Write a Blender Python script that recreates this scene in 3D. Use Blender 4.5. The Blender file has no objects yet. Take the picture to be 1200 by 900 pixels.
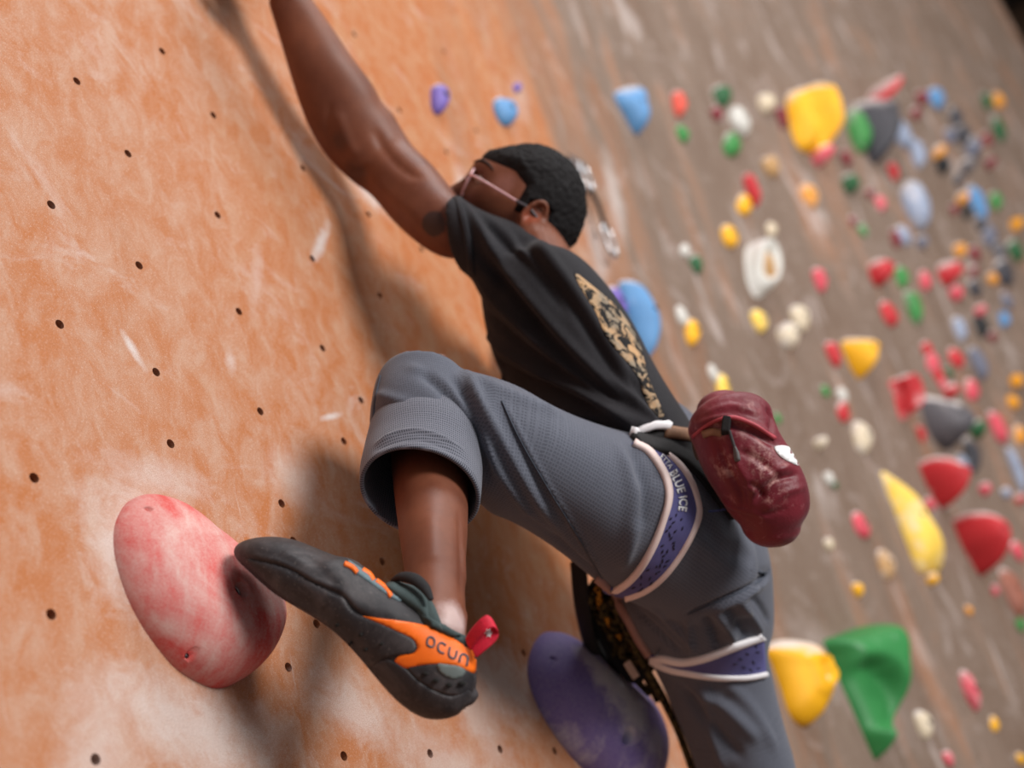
import bpy, bmesh, math, random
import numpy as np
from mathutils import Vector, Matrix, noise as mnoise
from mathutils.bvhtree import BVHTree
from mathutils.geometry import delaunay_2d_cdt
random.seed(7)
S = bpy.context.scene
COL = S.collection

# ------------------------------------------------------------------ camera
# world: X runs along the climbing wall, Z is up, the wall face looks to -Y
F = 1500.0                     # focal length in pixels of the 1200 x 900 frame
U = Vector((.567, .2836, .7736)).normalized()      # wall axes seen in camera axes (right, down, forward)
NRM = U.cross(Vector((-.214, -.856, .471))).normalized()
V = NRM.cross(U).normalized()
CAMP = Vector((0, -.97, 1.7))
def c2w(c):
    return Vector((U.dot(c), -NRM.dot(c), V.dot(c)))
cd = bpy.data.cameras.new('camera'); cam = bpy.data.objects.new('camera', cd); COL.objects.link(cam)
cd.sensor_width = 36; cd.lens = 45; cd.clip_start = .05; cd.clip_end = 100
ax = c2w(Vector((1, 0, 0))); ay = -c2w(Vector((0, 1, 0))); az = -c2w(Vector((0, 0, 1)))
mw = Matrix((ax, ay, az)).transposed().to_4x4(); mw.translation = CAMP
cam.matrix_world = mw
cd.dof.use_dof = True; cd.dof.focus_distance = 1.48; cd.dof.aperture_fstop = 2.2
S.camera = cam

# ------------------------------------------------------------------ world, lights, exposure
w = bpy.data.worlds.new('world'); S.world = w; w.use_nodes = True
w.node_tree.nodes['Background'].inputs[0].default_value = (.92, .94, 1.0, 1)
w.node_tree.nodes['Background'].inputs[1].default_value = .22
def area(name, loc, target, size, power, col=(1, 1, 1)):
    l = bpy.data.lights.new(name, 'AREA'); l.shape = 'RECTANGLE'; l.size, l.size_y = size; l.energy = power; l.color = col
    o = bpy.data.objects.new(name, l); COL.objects.link(o); o.location = loc
    o.rotation_euler = (Vector(target) - Vector(loc)).to_track_quat('-Z', 'Y').to_euler()
    return o
area('gym_window_light', (.5, -7.2, 4.2), (1.2, -.2, 2.3), (2.6, 2.4), 600, (1, .98, .96))
area('gym_overhead_light', (1.6, -2.3, 7.6), (1.5, -.2, 2.2), (2.4, 1.4), 150, (.97, .98, 1))
area('gym_ceiling_light', (5.0, -4.5, 8.2), (4.6, 0, 4.2), (5, 3), 120, (1, .97, .93))
S.view_settings.view_transform = 'Standard'; S.view_settings.look = 'None'
S.view_settings.exposure = 0.0; S.view_settings.gamma = 1; S.view_settings.use_curve_mapping = False

# ------------------------------------------------------------------ helpers
def ray(px, py): return Vector(((px - 600) / F, (py - 450) / F, 1.0))
def W(px, py, z): return CAMP + c2w(ray(px, py) * z)
def proj(p):
    d = p - CAMP; c = Vector((ax.dot(d), -ay.dot(d), -az.dot(d)))
    return (600 + F * c.x / c.z, 450 + F * c.y / c.z, c.z)
def srgb(r, g, b):
    f = lambda c: ((c / 255) / 12.92 if c / 255 <= .04045 else ((c / 255 + .055) / 1.055) ** 2.4)
    return (f(r), f(g), f(b))

class NT:
    def __init__(s, name):
        s.m = bpy.data.materials.new(name); s.m.use_nodes = True; s.t = s.m.node_tree; s.b = s.t.nodes['Principled BSDF']
        s.co = s.t.nodes.new('ShaderNodeTexCoord')
    def n(s, typ, **k):
        x = s.t.nodes.new(typ)
        for a, b in k.items(): setattr(x, a, b)
        return x
    def L(s, a, b): s.t.links.new(a, b)
    def put(s, sock, v):
        if isinstance(v, bpy.types.NodeSocket): s.L(v, sock)
        elif v is not None:
            if isinstance(v, (tuple, list)) and len(v) == 3 and sock.type == 'RGBA': v = (*v, 1)
            sock.default_value = v
    def mapping(s, src, scale=(1, 1, 1), loc=(0, 0, 0), rot=(0, 0, 0)):
        x = s.n('ShaderNodeMapping'); s.L(src, x.inputs[0]); x.inputs[1].default_value = loc; x.inputs[2].default_value = rot; x.inputs[3].default_value = scale
        return x.outputs[0]
    def noise(s, src, scale, detail=4, rough=.55, dist=0):
        x = s.n('ShaderNodeTexNoise'); s.L(src, x.inputs['Vector']); x.inputs['Scale'].default_value = scale
        x.inputs['Detail'].default_value = detail; x.inputs['Roughness'].default_value = rough; x.inputs['Distortion'].default_value = dist
        return x.outputs['Fac']
    def rng(s, v, a, b, c=0., d=1.):
        x = s.n('ShaderNodeMapRange'); s.put(x.inputs[0], v)
        for i, q in enumerate((a, b, c, d)): x.inputs[i + 1].default_value = q
        return x.outputs[0]
    def math(s, op, a, b=None):
        x = s.n('ShaderNodeMath', operation=op); s.put(x.inputs[0], a)
        if b is not None: s.put(x.inputs[1], b)
        return x.outputs[0]
    def mix(s, f, a, b):
        x = s.n('ShaderNodeMix', data_type='RGBA'); s.put(x.inputs[0], f); s.put(x.inputs[6], a); s.put(x.inputs[7], b)
        return x.outputs[2]
    def bump(s, h, strength, dist=.002):
        x = s.n('ShaderNodeBump'); x.inputs['Strength'].default_value = strength; x.inputs['Distance'].default_value = dist; s.L(h, x.inputs['Height'])
        s.L(x.outputs[0], s.b.inputs['Normal'])
    def fin(s, col, rough=.6, spec=.4, metal=0):
        s.put(s.b.inputs['Base Color'], col); s.put(s.b.inputs['Roughness'], rough)
        s.b.inputs['Specular IOR Level'].default_value = spec; s.b.inputs['Metallic'].default_value = metal
        return s.m
MC = {}
def mat(name, col, rough=.6, var=.18, scale=30, bump=.15, bscale=400, chalk=0., cscale=9, spec=.4, metal=0, chalkcol=(.72, .68, .66), updust=0.):
    key = (name,)
    if key in MC: return MC[key]
    t = NT(name); o = t.co.outputs['Object']
    a = t.noise(o, scale, 4); dark = tuple(c * (1 - var) for c in col); lite = tuple(min(1, c * (1 + var)) for c in col)
    c = t.mix(t.rng(a, .3, .7), dark, lite)
    if chalk > 0:
        k = t.noise(o, cscale, 7, .62, .6)
        lo = .72 - .45 * chalk
        f = t.rng(k, lo, lo + .22)
        if updust:
            g = t.n('ShaderNodeNewGeometry'); sp = t.n('ShaderNodeSeparateXYZ'); t.L(g.outputs['Normal'], sp.inputs[0])
            f = t.math('MAXIMUM', f, t.rng(t.math('ADD', sp.outputs[2], t.math('MULTIPLY', k, .5)), .62, .95))
        c = t.mix(t.math('MULTIPLY', f, .85), c, chalkcol)
    if bump: t.bump(t.noise(o, bscale, 3), bump, .001)
    MC[key] = t.fin(c, rough, spec, metal)
    return MC[key]

def tag(o, label=None, cat=None, group=None, kind=None):
    for k, v in (('label', label), ('category', cat), ('group', group), ('kind', kind)):
        if v: o[k] = v
    return o
def empty(name, loc):
    o = bpy.data.objects.new(name, None); COL.objects.link(o); o.location = loc; o.empty_display_size = .05; return o
ROOT = {}
def rootloc(o):
    while o.parent: o = o.parent
    return o.location.copy()
def fin_mesh(me, name, m, parent=None, smooth=True):
    """me holds world coordinates; link it as one object"""
    me.materials.clear(); me.materials.append(m)
    if smooth: me.polygons.foreach_set('use_smooth', [True] * len(me.polygons))
    if parent is not None: base = rootloc(parent)
    else:
        co = np.empty(len(me.vertices) * 3, np.float32); me.vertices.foreach_get('co', co); co = co.reshape(-1, 3)
        base = Vector((float(co[:, 0].mean()), float(co[:, 1].mean()), float(co[:, 2].min())))
    me.transform(Matrix.Translation(-base))
    me.name = name
    o = bpy.data.objects.new(name, me); COL.objects.link(o)
    if parent is not None: o.parent = parent
    else: o.location = base
    return o
def pymesh(vs, fs):
    me = bpy.data.meshes.new('m'); me.from_pydata([tuple(v) for v in vs], [], fs); me.update(); return me
def recalc(me):
    bm = bmesh.new(); bm.from_mesh(me); bmesh.ops.recalc_face_normals(bm, faces=bm.faces); bm.to_mesh(me); bm.free(); return me
def joinm(mes):
    bm = bmesh.new()
    for m in mes: bm.from_mesh(m)
    me = bpy.data.meshes.new('j'); bm.to_mesh(me); bm.free()
    for m in mes: bpy.data.meshes.remove(m)
    return me
def bvh_of(me): return BVHTree.FromPolygons([v.co.copy() for v in me.vertices], [tuple(p.vertices) for p in me.polygons])
def cr(pts, k, closed=False):
    """Catmull-Rom resample of a list of numpy rows"""
    P = [np.array(p, float) for p in pts]; n = len(P); out = []
    rngk = n if closed else n - 1
    for i in range(rngk):
        if closed: a, b, c, d = P[i - 1], P[i], P[(i + 1) % n], P[(i + 2) % n]
        else: a, b, c, d = P[max(i - 1, 0)], P[i], P[i + 1], P[min(i + 2, n - 1)]
        for j in range(k):
            t = j / k
            out.append(.5 * ((2 * b) + (-a + c) * t + (2 * a - 5 * b + 4 * c - d) * t * t + (-a + 3 * b - 3 * c + d) * t ** 3))
    if not closed: out.append(P[-1])
    return out
def ringmesh(rows, nseg, cap=(True, True), dome=True, power=2.0):
    """rows: numpy [center(3), a(3), b(3)]"""
    vs, fs = [], []
    rows = list(rows)
    def addcap(first):
        c0 = rows[0 if first else -1]; c1 = rows[1 if first else -2]
        d = c0[:3] - c1[:3]; d = d / (np.linalg.norm(d) + 1e-9)
        r = min(np.linalg.norm(c0[3:6]), np.linalg.norm(c0[6:9]))
        ex = []
        for q in (.35, .65, .88):
            s = math.sqrt(1 - q * q); ex.append(np.concatenate([c0[:3] + d * r * q * .8, c0[3:6] * s, c0[6:9] * s]))
        return ex
    if dome:
        pre = addcap(True)[::-1] if cap[0] else []; post = addcap(False) if cap[1] else []
        rows = pre + rows + post
    for r in rows:
        for j in range(nseg):
            t = 2 * math.pi * j / nseg; c, s = math.cos(t), math.sin(t)
            c = math.copysign(abs(c) ** (2 / power), c); s = math.copysign(abs(s) ** (2 / power), s)
            vs.append(r[:3] + r[3:6] * c + r[6:9] * s)
    n = len(rows)
    for i in range(n - 1):
        for j in range(nseg):
            k = (j + 1) % nseg
            fs.append((i * nseg + j, i * nseg + k, (i + 1) * nseg + k, (i + 1) * nseg + j))
    if cap[0]: fs.append(tuple(range(nseg))[::-1])
    if cap[1]: fs.append(tuple((n - 1) * nseg + j for j in range(nseg)))
    return pymesh(vs, fs)
def rows_px(rings):
    """rings: (xL,yL,xR,yR,z,thick[,zR-zL]) measured on the photograph, placed at real depth"""
    ctr, A, T = [], [], []
    for r in rings:
        dz = (r[6] if len(r) > 6 else 0) / 2
        l = W(r[0], r[1], r[4] - dz); q = W(r[2], r[3], r[4] + dz); ctr.append((l + q) / 2); A.append((q - l) / 2); T.append(r[5])
    out = []
    for i in range(len(ctr)):
        t = ctr[min(i + 1, len(ctr) - 1)] - ctr[max(i - 1, 0)]
        b = A[i].cross(t); b.normalize(); b *= T[i]
        if out and Vector(out[-1][6:9]).dot(b) < 0: b = -b
        out.append(np.array([*ctr[i], *A[i], *b]))
    return out
def loft(rings, k=4, nseg=32, cap=(True, True), dome=True, power=2.0):
    return recalc(ringmesh(cr(rows_px(rings), k), nseg, cap, dome, power)) if cap != (False, False) else ringmesh(cr(rows_px(rings), k), nseg, cap, dome, power)
def tube(pts, radii, k=4, nseg=12, closed=False, flat=1.0, uv=False, dome=True):
    P = [np.array([*p, r]) for p, r in zip(pts, radii if hasattr(radii, '__len__') else [radii] * len(pts))]
    Q = cr(P, k, closed) if k > 1 else P
    rows = []; up = None
    n = len(Q)
    for i in range(n):
        if closed: t = Vector(Q[(i + 1) % n][:3] - Q[i - 1][:3])
        else: t = Vector(Q[min(i + 1, n - 1)][:3] - Q[max(i - 1, 0)][:3])
        t.normalize()
        if up is None:
            up = t.orthogonal().normalized()
        a = (up - t * up.dot(t)).normalized(); up = a; b = t.cross(a)
        rows.append(np.array([*Q[i][:3], *(a * Q[i][3]), *(b * Q[i][3] * flat)]))
    if closed:
        rows.append(rows[0]); me = ringmesh(rows, nseg, (False, False), False)
        bm = bmesh.new(); bm.from_mesh(me); bmesh.ops.remove_doubles(bm, verts=bm.verts, dist=1e-6); bm.to_mesh(me); bm.free()
    else: me = ringmesh(rows, nseg, (True, True), dome)
    me = recalc(me)
    return me
def modbake(me, mods):
    """run a stack of modifiers over a mesh and return the result"""
    o = bpy.data.objects.new('tmp', me); COL.objects.link(o)
    for typ, kw in mods:
        m = o.modifiers.new('m', typ)
        for a, b in kw.items(): setattr(m, a, b)
    dg = bpy.context.evaluated_depsgraph_get()
    r = bpy.data.meshes.new_from_object(o.evaluated_get(dg)); bpy.data.objects.remove(o); bpy.data.meshes.remove(me)
    return r
def remesh(me, vox, sm=6, fac=.5):
    return modbake(me, [('REMESH', dict(mode='VOXEL', voxel_size=vox)), ('SMOOTH', dict(iterations=sm, factor=fac))])
def cut(me, cutters):
    c = joinm(cutters); co = bpy.data.objects.new('c', c); COL.objects.link(co)
    r = modbake(me, [('BOOLEAN', dict(operation='DIFFERENCE', solver='EXACT', object=co))])
    bpy.data.objects.remove(co); bpy.data.meshes.remove(c); return r
def ellipsoid(c, axes, nu=24, nv=16):
    """axes: three vectors"""
    vs, fs = [], []
    vs.append(c + axes[2])
    for i in range(1, nv):
        for j in range(nu):
            th = math.pi * i / nv; ph = 2 * math.pi * j / nu
            vs.append(c + axes[0] * math.sin(th) * math.cos(ph) + axes[1] * math.sin(th) * math.sin(ph) + axes[2] * math.cos(th))
    vs.append(c - axes[2]); e = len(vs) - 1
    for j in range(nu):
        k = (j + 1) % nu
        fs.append((0, 1 + j, 1 + k)); fs.append((e, e - nu + k, e - nu + j))
        for i in range(nv - 2):
            a = 1 + i * nu; fs.append((a + j, a + nu + j, a + nu + k, a + k))
    return recalc(pymesh(vs, fs))
def cyl(p, d, r, h, n=16, r2=None):
    d = Vector(d).normalized(); a = d.orthogonal().normalized(); b = d.cross(a); r2 = r if r2 is None else r2
    vs = [p + (a * math.cos(2 * math.pi * j / n) + b * math.sin(2 * math.pi * j / n)) * r for j in range(n)] + \
         [p + d * h + (a * math.cos(2 * math.pi * j / n) + b * math.sin(2 * math.pi * j / n)) * r2 for j in range(n)]
    fs = [(j, (j + 1) % n, n + (j + 1) % n, n + j) for j in range(n)] + [tuple(range(n))[::-1], tuple(range(n, 2 * n))]
    return recalc(pymesh(vs, fs))
def boxm(c, x, y, z):
    """box with half-axis vectors"""
    vs = [c + x * i + y * j + z * k for i in (-1, 1) for j in (-1, 1) for k in (-1, 1)]
    return recalc(pymesh(vs, [(0, 1, 3, 2), (4, 6, 7, 5), (0, 4, 5, 1), (2, 3, 7, 6), (0, 2, 6, 4), (1, 5, 7, 3)]))
def cast(bv, px, py, zguess=1.7):
    d = (W(px, py, 1) - CAMP).normalized(); h = bv.ray_cast(CAMP, d)
    if h[0] is None:
        g = W(px, py, zguess); h = bv.find_nearest(g)
        n = h[1]
        return h[0], (n if n.dot(d) < 0 else -n)
    n = h[1]
    return h[0], (n if n.dot(d) < 0 else -n)
def sculpt(me, strokes, step=6, zg=1.7):
    """press creases (amp<0) or raise folds (amp>0) along strokes found on the surface. stroke=(points, width_m, amp_m)"""
    bv = bvh_of(me); n = len(me.vertices)
    co = np.empty(n * 3); me.vertices.foreach_get('co', co); co = co.reshape(-1, 3)
    no = np.array([v.normal[:] for v in me.vertices]); disp = np.zeros(n)
    for pts, wd, amp in strokes:
        Q = cr([np.array(p, float) for p in pts], 5)
        H = [cast(bv, q[0], q[1], zg)[0] for q in Q]
        H = np.array([list(h) for h in H]); best = np.zeros(n)
        m = len(H) - 1
        lo = H.min(0) - 3 * wd; hi = H.max(0) + 3 * wd
        idx = np.where(((co > lo) & (co < hi)).all(1))[0]
        if len(idx) == 0: continue
        C = co[idx]; bd = np.full(len(idx), 1e9); bt = np.zeros(len(idx))
        for i in range(m):
            a = H[i]; ab = H[i + 1] - a; l2 = (ab ** 2).sum() + 1e-12
            if l2 > .01: continue
            t = np.clip(((C - a) @ ab) / l2, 0, 1); d = np.linalg.norm(C - (a + t[:, None] * ab), axis=1)
            u = d < bd; bd[u] = d[u]; bt[u] = (i + t[u]) / m
        taper = np.clip(np.minimum(bt, 1 - bt) * 5 + .15, 0, 1)
        disp[idx] += amp * np.exp(-(bd / wd) ** 2) * taper
    co += no * disp[:, None]; me.vertices.foreach_set('co', co.ravel()); me.update(); return me
def inpoly(x, y, P):
    c = False; n = len(P)
    for i in range(n):
        x1, y1 = P[i]; x2, y2 = P[i - 1]
        if (y1 > y) != (y2 > y) and x < (x2 - x1) * (y - y1) / (y2 - y1) + x1: c = not c
    return c
def drape(poly, bv, off=.0015, depth=.002, step=5, smooth_poly=True, zg=1.7, puff=0.):
    """a thin piece lying on a surface, outline measured on the photograph"""
    P = [tuple(p[:2]) for p in cr([np.array(p, float) for p in poly], 3, True)] if smooth_poly else list(poly)
    B = []
    for i in range(len(P)):
        a = Vector(P[i]); b = Vector(P[(i + 1) % len(P)]); k = max(1, int((b - a).length / step))
        for j in range(k): B.append(a.lerp(b, j / k))
    xs = [b.x for b in B]; ys = [b.y for b in B]; I = []
    y = min(ys) + step / 2
    while y < max(ys):
        x = min(xs) + step / 2
        while x < max(xs):
            if inpoly(x, y, [(b.x, b.y) for b in B]) and min((Vector((x, y)) - b).length for b in B) > step * .45: I.append(Vector((x, y)))
            x += step
        y += step
    nb = len(B)
    r = delaunay_2d_cdt(B + I, [(i, (i + 1) % nb) for i in range(nb)], [], 1, 1e-4)
    top, bot = [], []
    from_b = r[3]
    edge = set(i for i, o in enumerate(from_b) if any(q < nb for q in o))
    for i, v in enumerate(r[0]):
        h, n = cast(bv, v.x, v.y, zg)
        top.append(h + n * (off if i in edge else off + puff)); bot.append(h - n * depth)
    m = len(top); fs = [tuple(f) for f in r[2]]
    cnt = {}
    for f in fs:
        for i in range(3):
            e = (f[i], f[(i + 1) % 3]); cnt[e] = 1
    out = list(fs) + [tuple(q + m for q in f[::-1]) for f in fs]
    for (a, b) in cnt:
        if (b, a) not in cnt: out.append((b, a, a + m, b + m))
    return recalc(pymesh(top + bot, out))
def strip(A, B, bv, n=40, k=6, off=.002, depth=.003, zg=1.7, bulge=0.):
    """band between two paths on a surface"""
    A = cr([np.array(p, float) for p in A], 8); B = cr([np.array(p, float) for p in B], 8)
    def rs(Q, t):
        L = [0]
        for i in range(1, len(Q)): L.append(L[-1] + np.linalg.norm(Q[i] - Q[i - 1]))
        s = t * L[-1]
        for i in range(1, len(Q)):
            if L[i] >= s: f = (s - L[i - 1]) / max(L[i] - L[i - 1], 1e-9); return Q[i - 1] * (1 - f) + Q[i] * f
        return Q[-1]
    top, bot = [], []
    for i in range(n + 1):
        a = rs(A, i / n); b = rs(B, i / n)
        for j in range(k + 1):
            p = a + (b - a) * j / k; h, nn = cast(bv, p[0], p[1], zg)
            top.append(h + nn * (off + bulge * math.sin(math.pi * j / k))); bot.append(h - nn * depth)
    for _ in range(2):
        new = list(top)
        for i in range(1, n):
            for j in range(k + 1):
                q = i * (k + 1) + j; new[q] = top[q] * .5 + (top[q - k - 1] + top[q + k + 1]) * .25
        top = new
    m = len(top); fs = []
    for i in range(n):
        for j in range(k):
            q = i * (k + 1) + j; f = (q, q + 1, q + k + 2, q + k + 1); fs.append(f); fs.append(tuple(z + m for z in f[::-1]))
        for q in (i * (k + 1), i * (k + 1) + k): fs.append((q, q + k + 1, q + k + 1 + m, q + m))
    for j in range(k):
        for q in (j, n * (k + 1) + j): fs.append((q, q + 1, q + 1 + m, q + m))
    return recalc(pymesh(top + bot, fs))
def offset_path(path, wpx):
    Q = [np.array(p, float) for p in path]; A, B = [], []
    for i in range(len(Q)):
        t = Q[min(i + 1, len(Q) - 1)] - Q[max(i - 1, 0)]; t /= np.linalg.norm(t) + 1e-9; nn = np.array([-t[1], t[0]])
        A.append(Q[i] - nn * wpx / 2); B.append(Q[i] + nn * wpx / 2)
    return A, B
def band(path, wpx, bv, **k):
    A, B = offset_path(path, wpx); return strip(A, B, bv, **k)
def textm(s, mapf, bv, off=.0012, bold=False, zg=1.7, spacing=1.0, boldoff=0.):
    cu = bpy.data.curves.new('t', 'FONT'); cu.body = s; cu.size = 1; cu.space_character = spacing; cu.resolution_u = 4; cu.offset = boldoff
    o = bpy.data.objects.new('t', cu); COL.objects.link(o)
    me = bpy.data.meshes.new_from_object(o.evaluated_get(bpy.context.evaluated_depsgraph_get())); bpy.data.objects.remove(o)
    wmax = max(v.co.x for v in me.vertices)
    bm = bmesh.new(); bm.from_mesh(me); bmesh.ops.subdivide_edges(bm, edges=[e for e in bm.edges if e.calc_length() > .25], cuts=1); bmesh.ops.triangulate(bm, faces=bm.faces)
    for v in bm.verts:
        px, py = mapf(v.co.x / wmax, v.co.y); h, n = cast(bv, px, py, zg); v.co = h + n * off
    g = bmesh.ops.extrude_face_region(bm, geom=bm.faces[:])
    d = (CAMP - W(600, 450, 1)).normalized()
    for v in [q for q in g['geom'] if isinstance(q, bmesh.types.BMVert)]: v.co += d * .0004
    bmesh.ops.recalc_face_normals(bm, faces=bm.faces); bm.to_mesh(me); bm.free(); return me

# ------------------------------------------------------------------ the climbing wall and the hall around it
BEND = math.tan(math.radians(13))
def wall_y(x):
    if x < 2.7: return 0.
    if x < 3.7: return -BEND * (x - 2.7) ** 2 / 2.0
    return -BEND * .5 - BEND * (x - 3.7)
XEND, ZTOP = 7.7, 8.6
prof = [-1.6, 0, 1.5, 2.7] + [2.7 + .1 * i for i in range(1, 11)] + [5, 6.5, XEND]
def build_wall():
    vs, fs = [], []
    n = len(prof)
    for x in prof:
        y = wall_y(x)
        vs += [(x, y, 0), (x, y, ZTOP), (x, y + .03, ZTOP), (x, y + .03, 0)]
    for i in range(n - 1):
        a, b = i * 4, i * 4 + 4
        for j in range(4): fs.append((a + j, a + (j + 1) % 4, b + (j + 1) % 4, b + j))
    fs += [(0, 1, 2, 3), (4 * n - 1, 4 * n - 2, 4 * n - 3, 4 * n - 4)]
    return recalc(pymesh(vs, fs))
wall_me = build_wall()
WB = bvh_of(wall_me)
def WP(px, py):
    d = (W(px, py, 1) - CAMP).normalized(); h = WB.ray_cast(CAMP, d)
    if h[0] is None: h = WB.find_nearest(W(px, py, 6)); return h[0], Vector((0, -1, 0))
    n = h[1]; return h[0], (n if n.dot(d) < 0 else -n)

HOLES = [(183,436),(305,482),(280,365),(378,408),(403,517),(423,469),(163,311),(366,303),(445,346),(355,197),(432,251),(494,292),
         (468,129),(523,178),(558,153),(448,658),(338,782),(403,886),(504,883),(586,878),(112,890),(344,634),(371,731),(650,880),
         (614,765),(255,252),(150,180),(250,135),(60,240),(70,380),(40,560),(60,720),(200,520),(330,590),(600,180),(655,205),(90,95),(190,60),(415,40),(520,60)]
t = NT('sandy_orange_wall_panel'); o = t.co.outputs['Object']
sp = t.n('ShaderNodeSeparateXYZ'); t.L(o, sp.inputs[0])
big = t.noise(t.mapping(o, (1, 1, .8)), 3.2, 5, .6, .6)
mid = t.noise(t.mapping(o, (1.6, 1, 1)), 17, 6, .68, .5)
fine = t.noise(o, 900, 2, .7)
speck = t.noise(o, 330, 4, .85)
c = t.mix(t.rng(big, .32, .68), srgb(180, 108, 60), srgb(182, 124, 90))
c = t.mix(t.rng(mid, .40, .66, 0, .85), c, srgb(192, 154, 132))
bare_and_shade = t.math('MULTIPLY', t.rng(t.math('ADD', sp.outputs[0], t.math('MULTIPLY', t.math('SUBTRACT', big, .5), 1.2)), 1.0, 1.5), t.rng(t.math('ADD', sp.outputs[2], t.math('MULTIPLY', t.math('SUBTRACT', big, .5), 1.)), 2.1, 2.5))  # bare orange panel, plus warm shade behind the climber painted into the colour
c = t.mix(t.math('MULTIPLY', bare_and_shade, .68), c, t.mix(t.rng(mid, .4, .7), srgb(178, 98, 38), srgb(186, 132, 86)))
# greyer, streaky rubbed band further along the wall
streak = t.noise(t.mapping(o, (2.6, 1, .45)), 1.5, 4, .55, .4)
streak2 = t.noise(t.mapping(o, (3.4, 1, .9), (3, 0, 1)), 1.6, 5, .6, .5)
far = t.rng(sp.outputs[0], 1.5, 3.0)
grey = t.mix(t.rng(streak2, .35, .65), srgb(106, 90, 77), srgb(128, 113, 101))
gm = t.rng(t.math('ADD', streak, t.math('MULTIPLY', far, .38)), .56, .76)
gm = t.math('MULTIPLY', gm, t.rng(t.math('ADD', sp.outputs[0], t.math('MULTIPLY', t.math('SUBTRACT', streak2, .5), 3.)), 1.3, 2.7))
c = t.mix(gm, c, grey)
# orange bare streak
far2 = t.math('MULTIPLY', t.rng(streak2, .56, .70), t.rng(far, .2, .6))
c = t.mix(t.math('MULTIPLY', far2, .55), c, srgb(172, 108, 62))
# chalk: cloudy rubs and thin scratches
ch = t.noise(t.mapping(o, (1, 1, 1.4), (2, 0, 0), (0, .5, 0)), 5.5, 9, .68, 1.3)
chm = t.rng(ch, .56, .80, 0, .6)
sc = t.noise(t.mapping(o, (8, 1, 1.3), (1, 0, 4), (0, .75, 0)), 5, 5, .6, 1.8)
chm = t.math('MAXIMUM', chm, t.rng(sc, .67, .78, 0, .45))
sc2 = t.noise(t.mapping(o, (2.6, 1, .9), (7, 0, 2)), 3.2, 6, .62, .8)
chm = t.math('MAXIMUM', chm, t.math('MULTIPLY', t.rng(sc2, .57, .72, 0, .55), far))
def patch(px, py, rx, rz, rot, s, ns=14):
    global chm
    p = WP(px, py)[0]
    m = t.n('ShaderNodeMapping', vector_type='TEXTURE'); t.L(o, m.inputs[0]); m.inputs[1].default_value = (p.x, 0, p.z); m.inputs[2].default_value = (0, math.radians(rot + (90 if rz < .02 else 0)), 0); m.inputs[3].default_value = (rx, 5, rz)
    l = t.n('ShaderNodeVectorMath', operation='LENGTH'); t.L(m.outputs[0], l.inputs[0])
    k = t.math('ADD', l.outputs['Value'], t.math('MULTIPLY', t.math('SUBTRACT', PN, .5), 2.2))
    chm = t.math('MAXIMUM', chm, t.rng(k, 1.1, .2, 0, s))
PN = t.noise(o, 22, 8, .75, .5)
for a in [(235,855,.16,.06,10,.75),(150,640,.07,.09,0,.7),(120,870,.06,.1,20,.55),(415,830,.1,.05,20,.6),(590,800,.12,.07,0,.7),(530,900,.14,.05,10,.5),
          (155,408,.03,.008,-35,.9),(388,488,.028,.006,65,.9),(375,285,.06,.012,30,.9),(430,225,.06,.03,30,.7),(270,423,.02,.012,0,.5),(300,330,.015,.07,15,.35),
          (540,215,.03,.06,20,.6),(610,115,.04,.12,20,.35),(700,290,.05,.12,15,.7),(182,560,.1,.03,0,.5),(345,560,.06,.05,0,.4),(720,230,.05,.2,15,.6),(1000,800,.3,.12,20,.35),(560,840,.05,.12,-30,.45)]:
    patch(*a)
c = t.mix(chm, c, srgb(212, 200, 195))
c = t.mix(t.rng(fine, .38, .56, .42, 0), c, srgb(120, 72, 45))
c = t.mix(t.rng(speck, .54, .74, 0, .5), c, srgb(222, 208, 198))
hgt = t.math('ADD', t.math('MULTIPLY', fine, .5), t.math('MULTIPLY', t.noise(o, 8, 4), 6.))
t.bump(hgt, .35, .0012)
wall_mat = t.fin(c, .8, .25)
hole_m = mat('dark_steel_insert', srgb(48, 42, 40), .45, .2, 300, 0, metal=.6)
hm = mat('black_rubber_gap', (.01, .009, .008), .9, 0, 30, 0)
cutters, inserts = [], []
for px, py in HOLES:
    p, n = WP(px, py)
    cutters.append(cyl(p - n * .02, n, .0058, .03, 16))
    inserts.append((p, n))
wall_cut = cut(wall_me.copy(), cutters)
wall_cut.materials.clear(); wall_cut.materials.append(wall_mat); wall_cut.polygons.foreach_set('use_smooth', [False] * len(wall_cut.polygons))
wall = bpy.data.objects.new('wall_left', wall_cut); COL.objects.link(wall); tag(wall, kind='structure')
p0, n0 = inserts[0]
im = joinm([cyl(Vector((0, 0, 0)), Vector((0, -1, 0)), .0056, .001, 16), tube([Vector((0, -.001, 0)) + Vector((math.cos(a), 0, math.sin(a))) * .0046 for a in [i * math.pi / 8 for i in range(16)]], .0011, 1, 6, True)])
im.materials.append(hole_m)
for p, n in inserts:
    q = bpy.data.objects.new('threaded_insert', im); COL.objects.link(q); q.parent = wall; q.location = p - n * .0195

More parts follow.
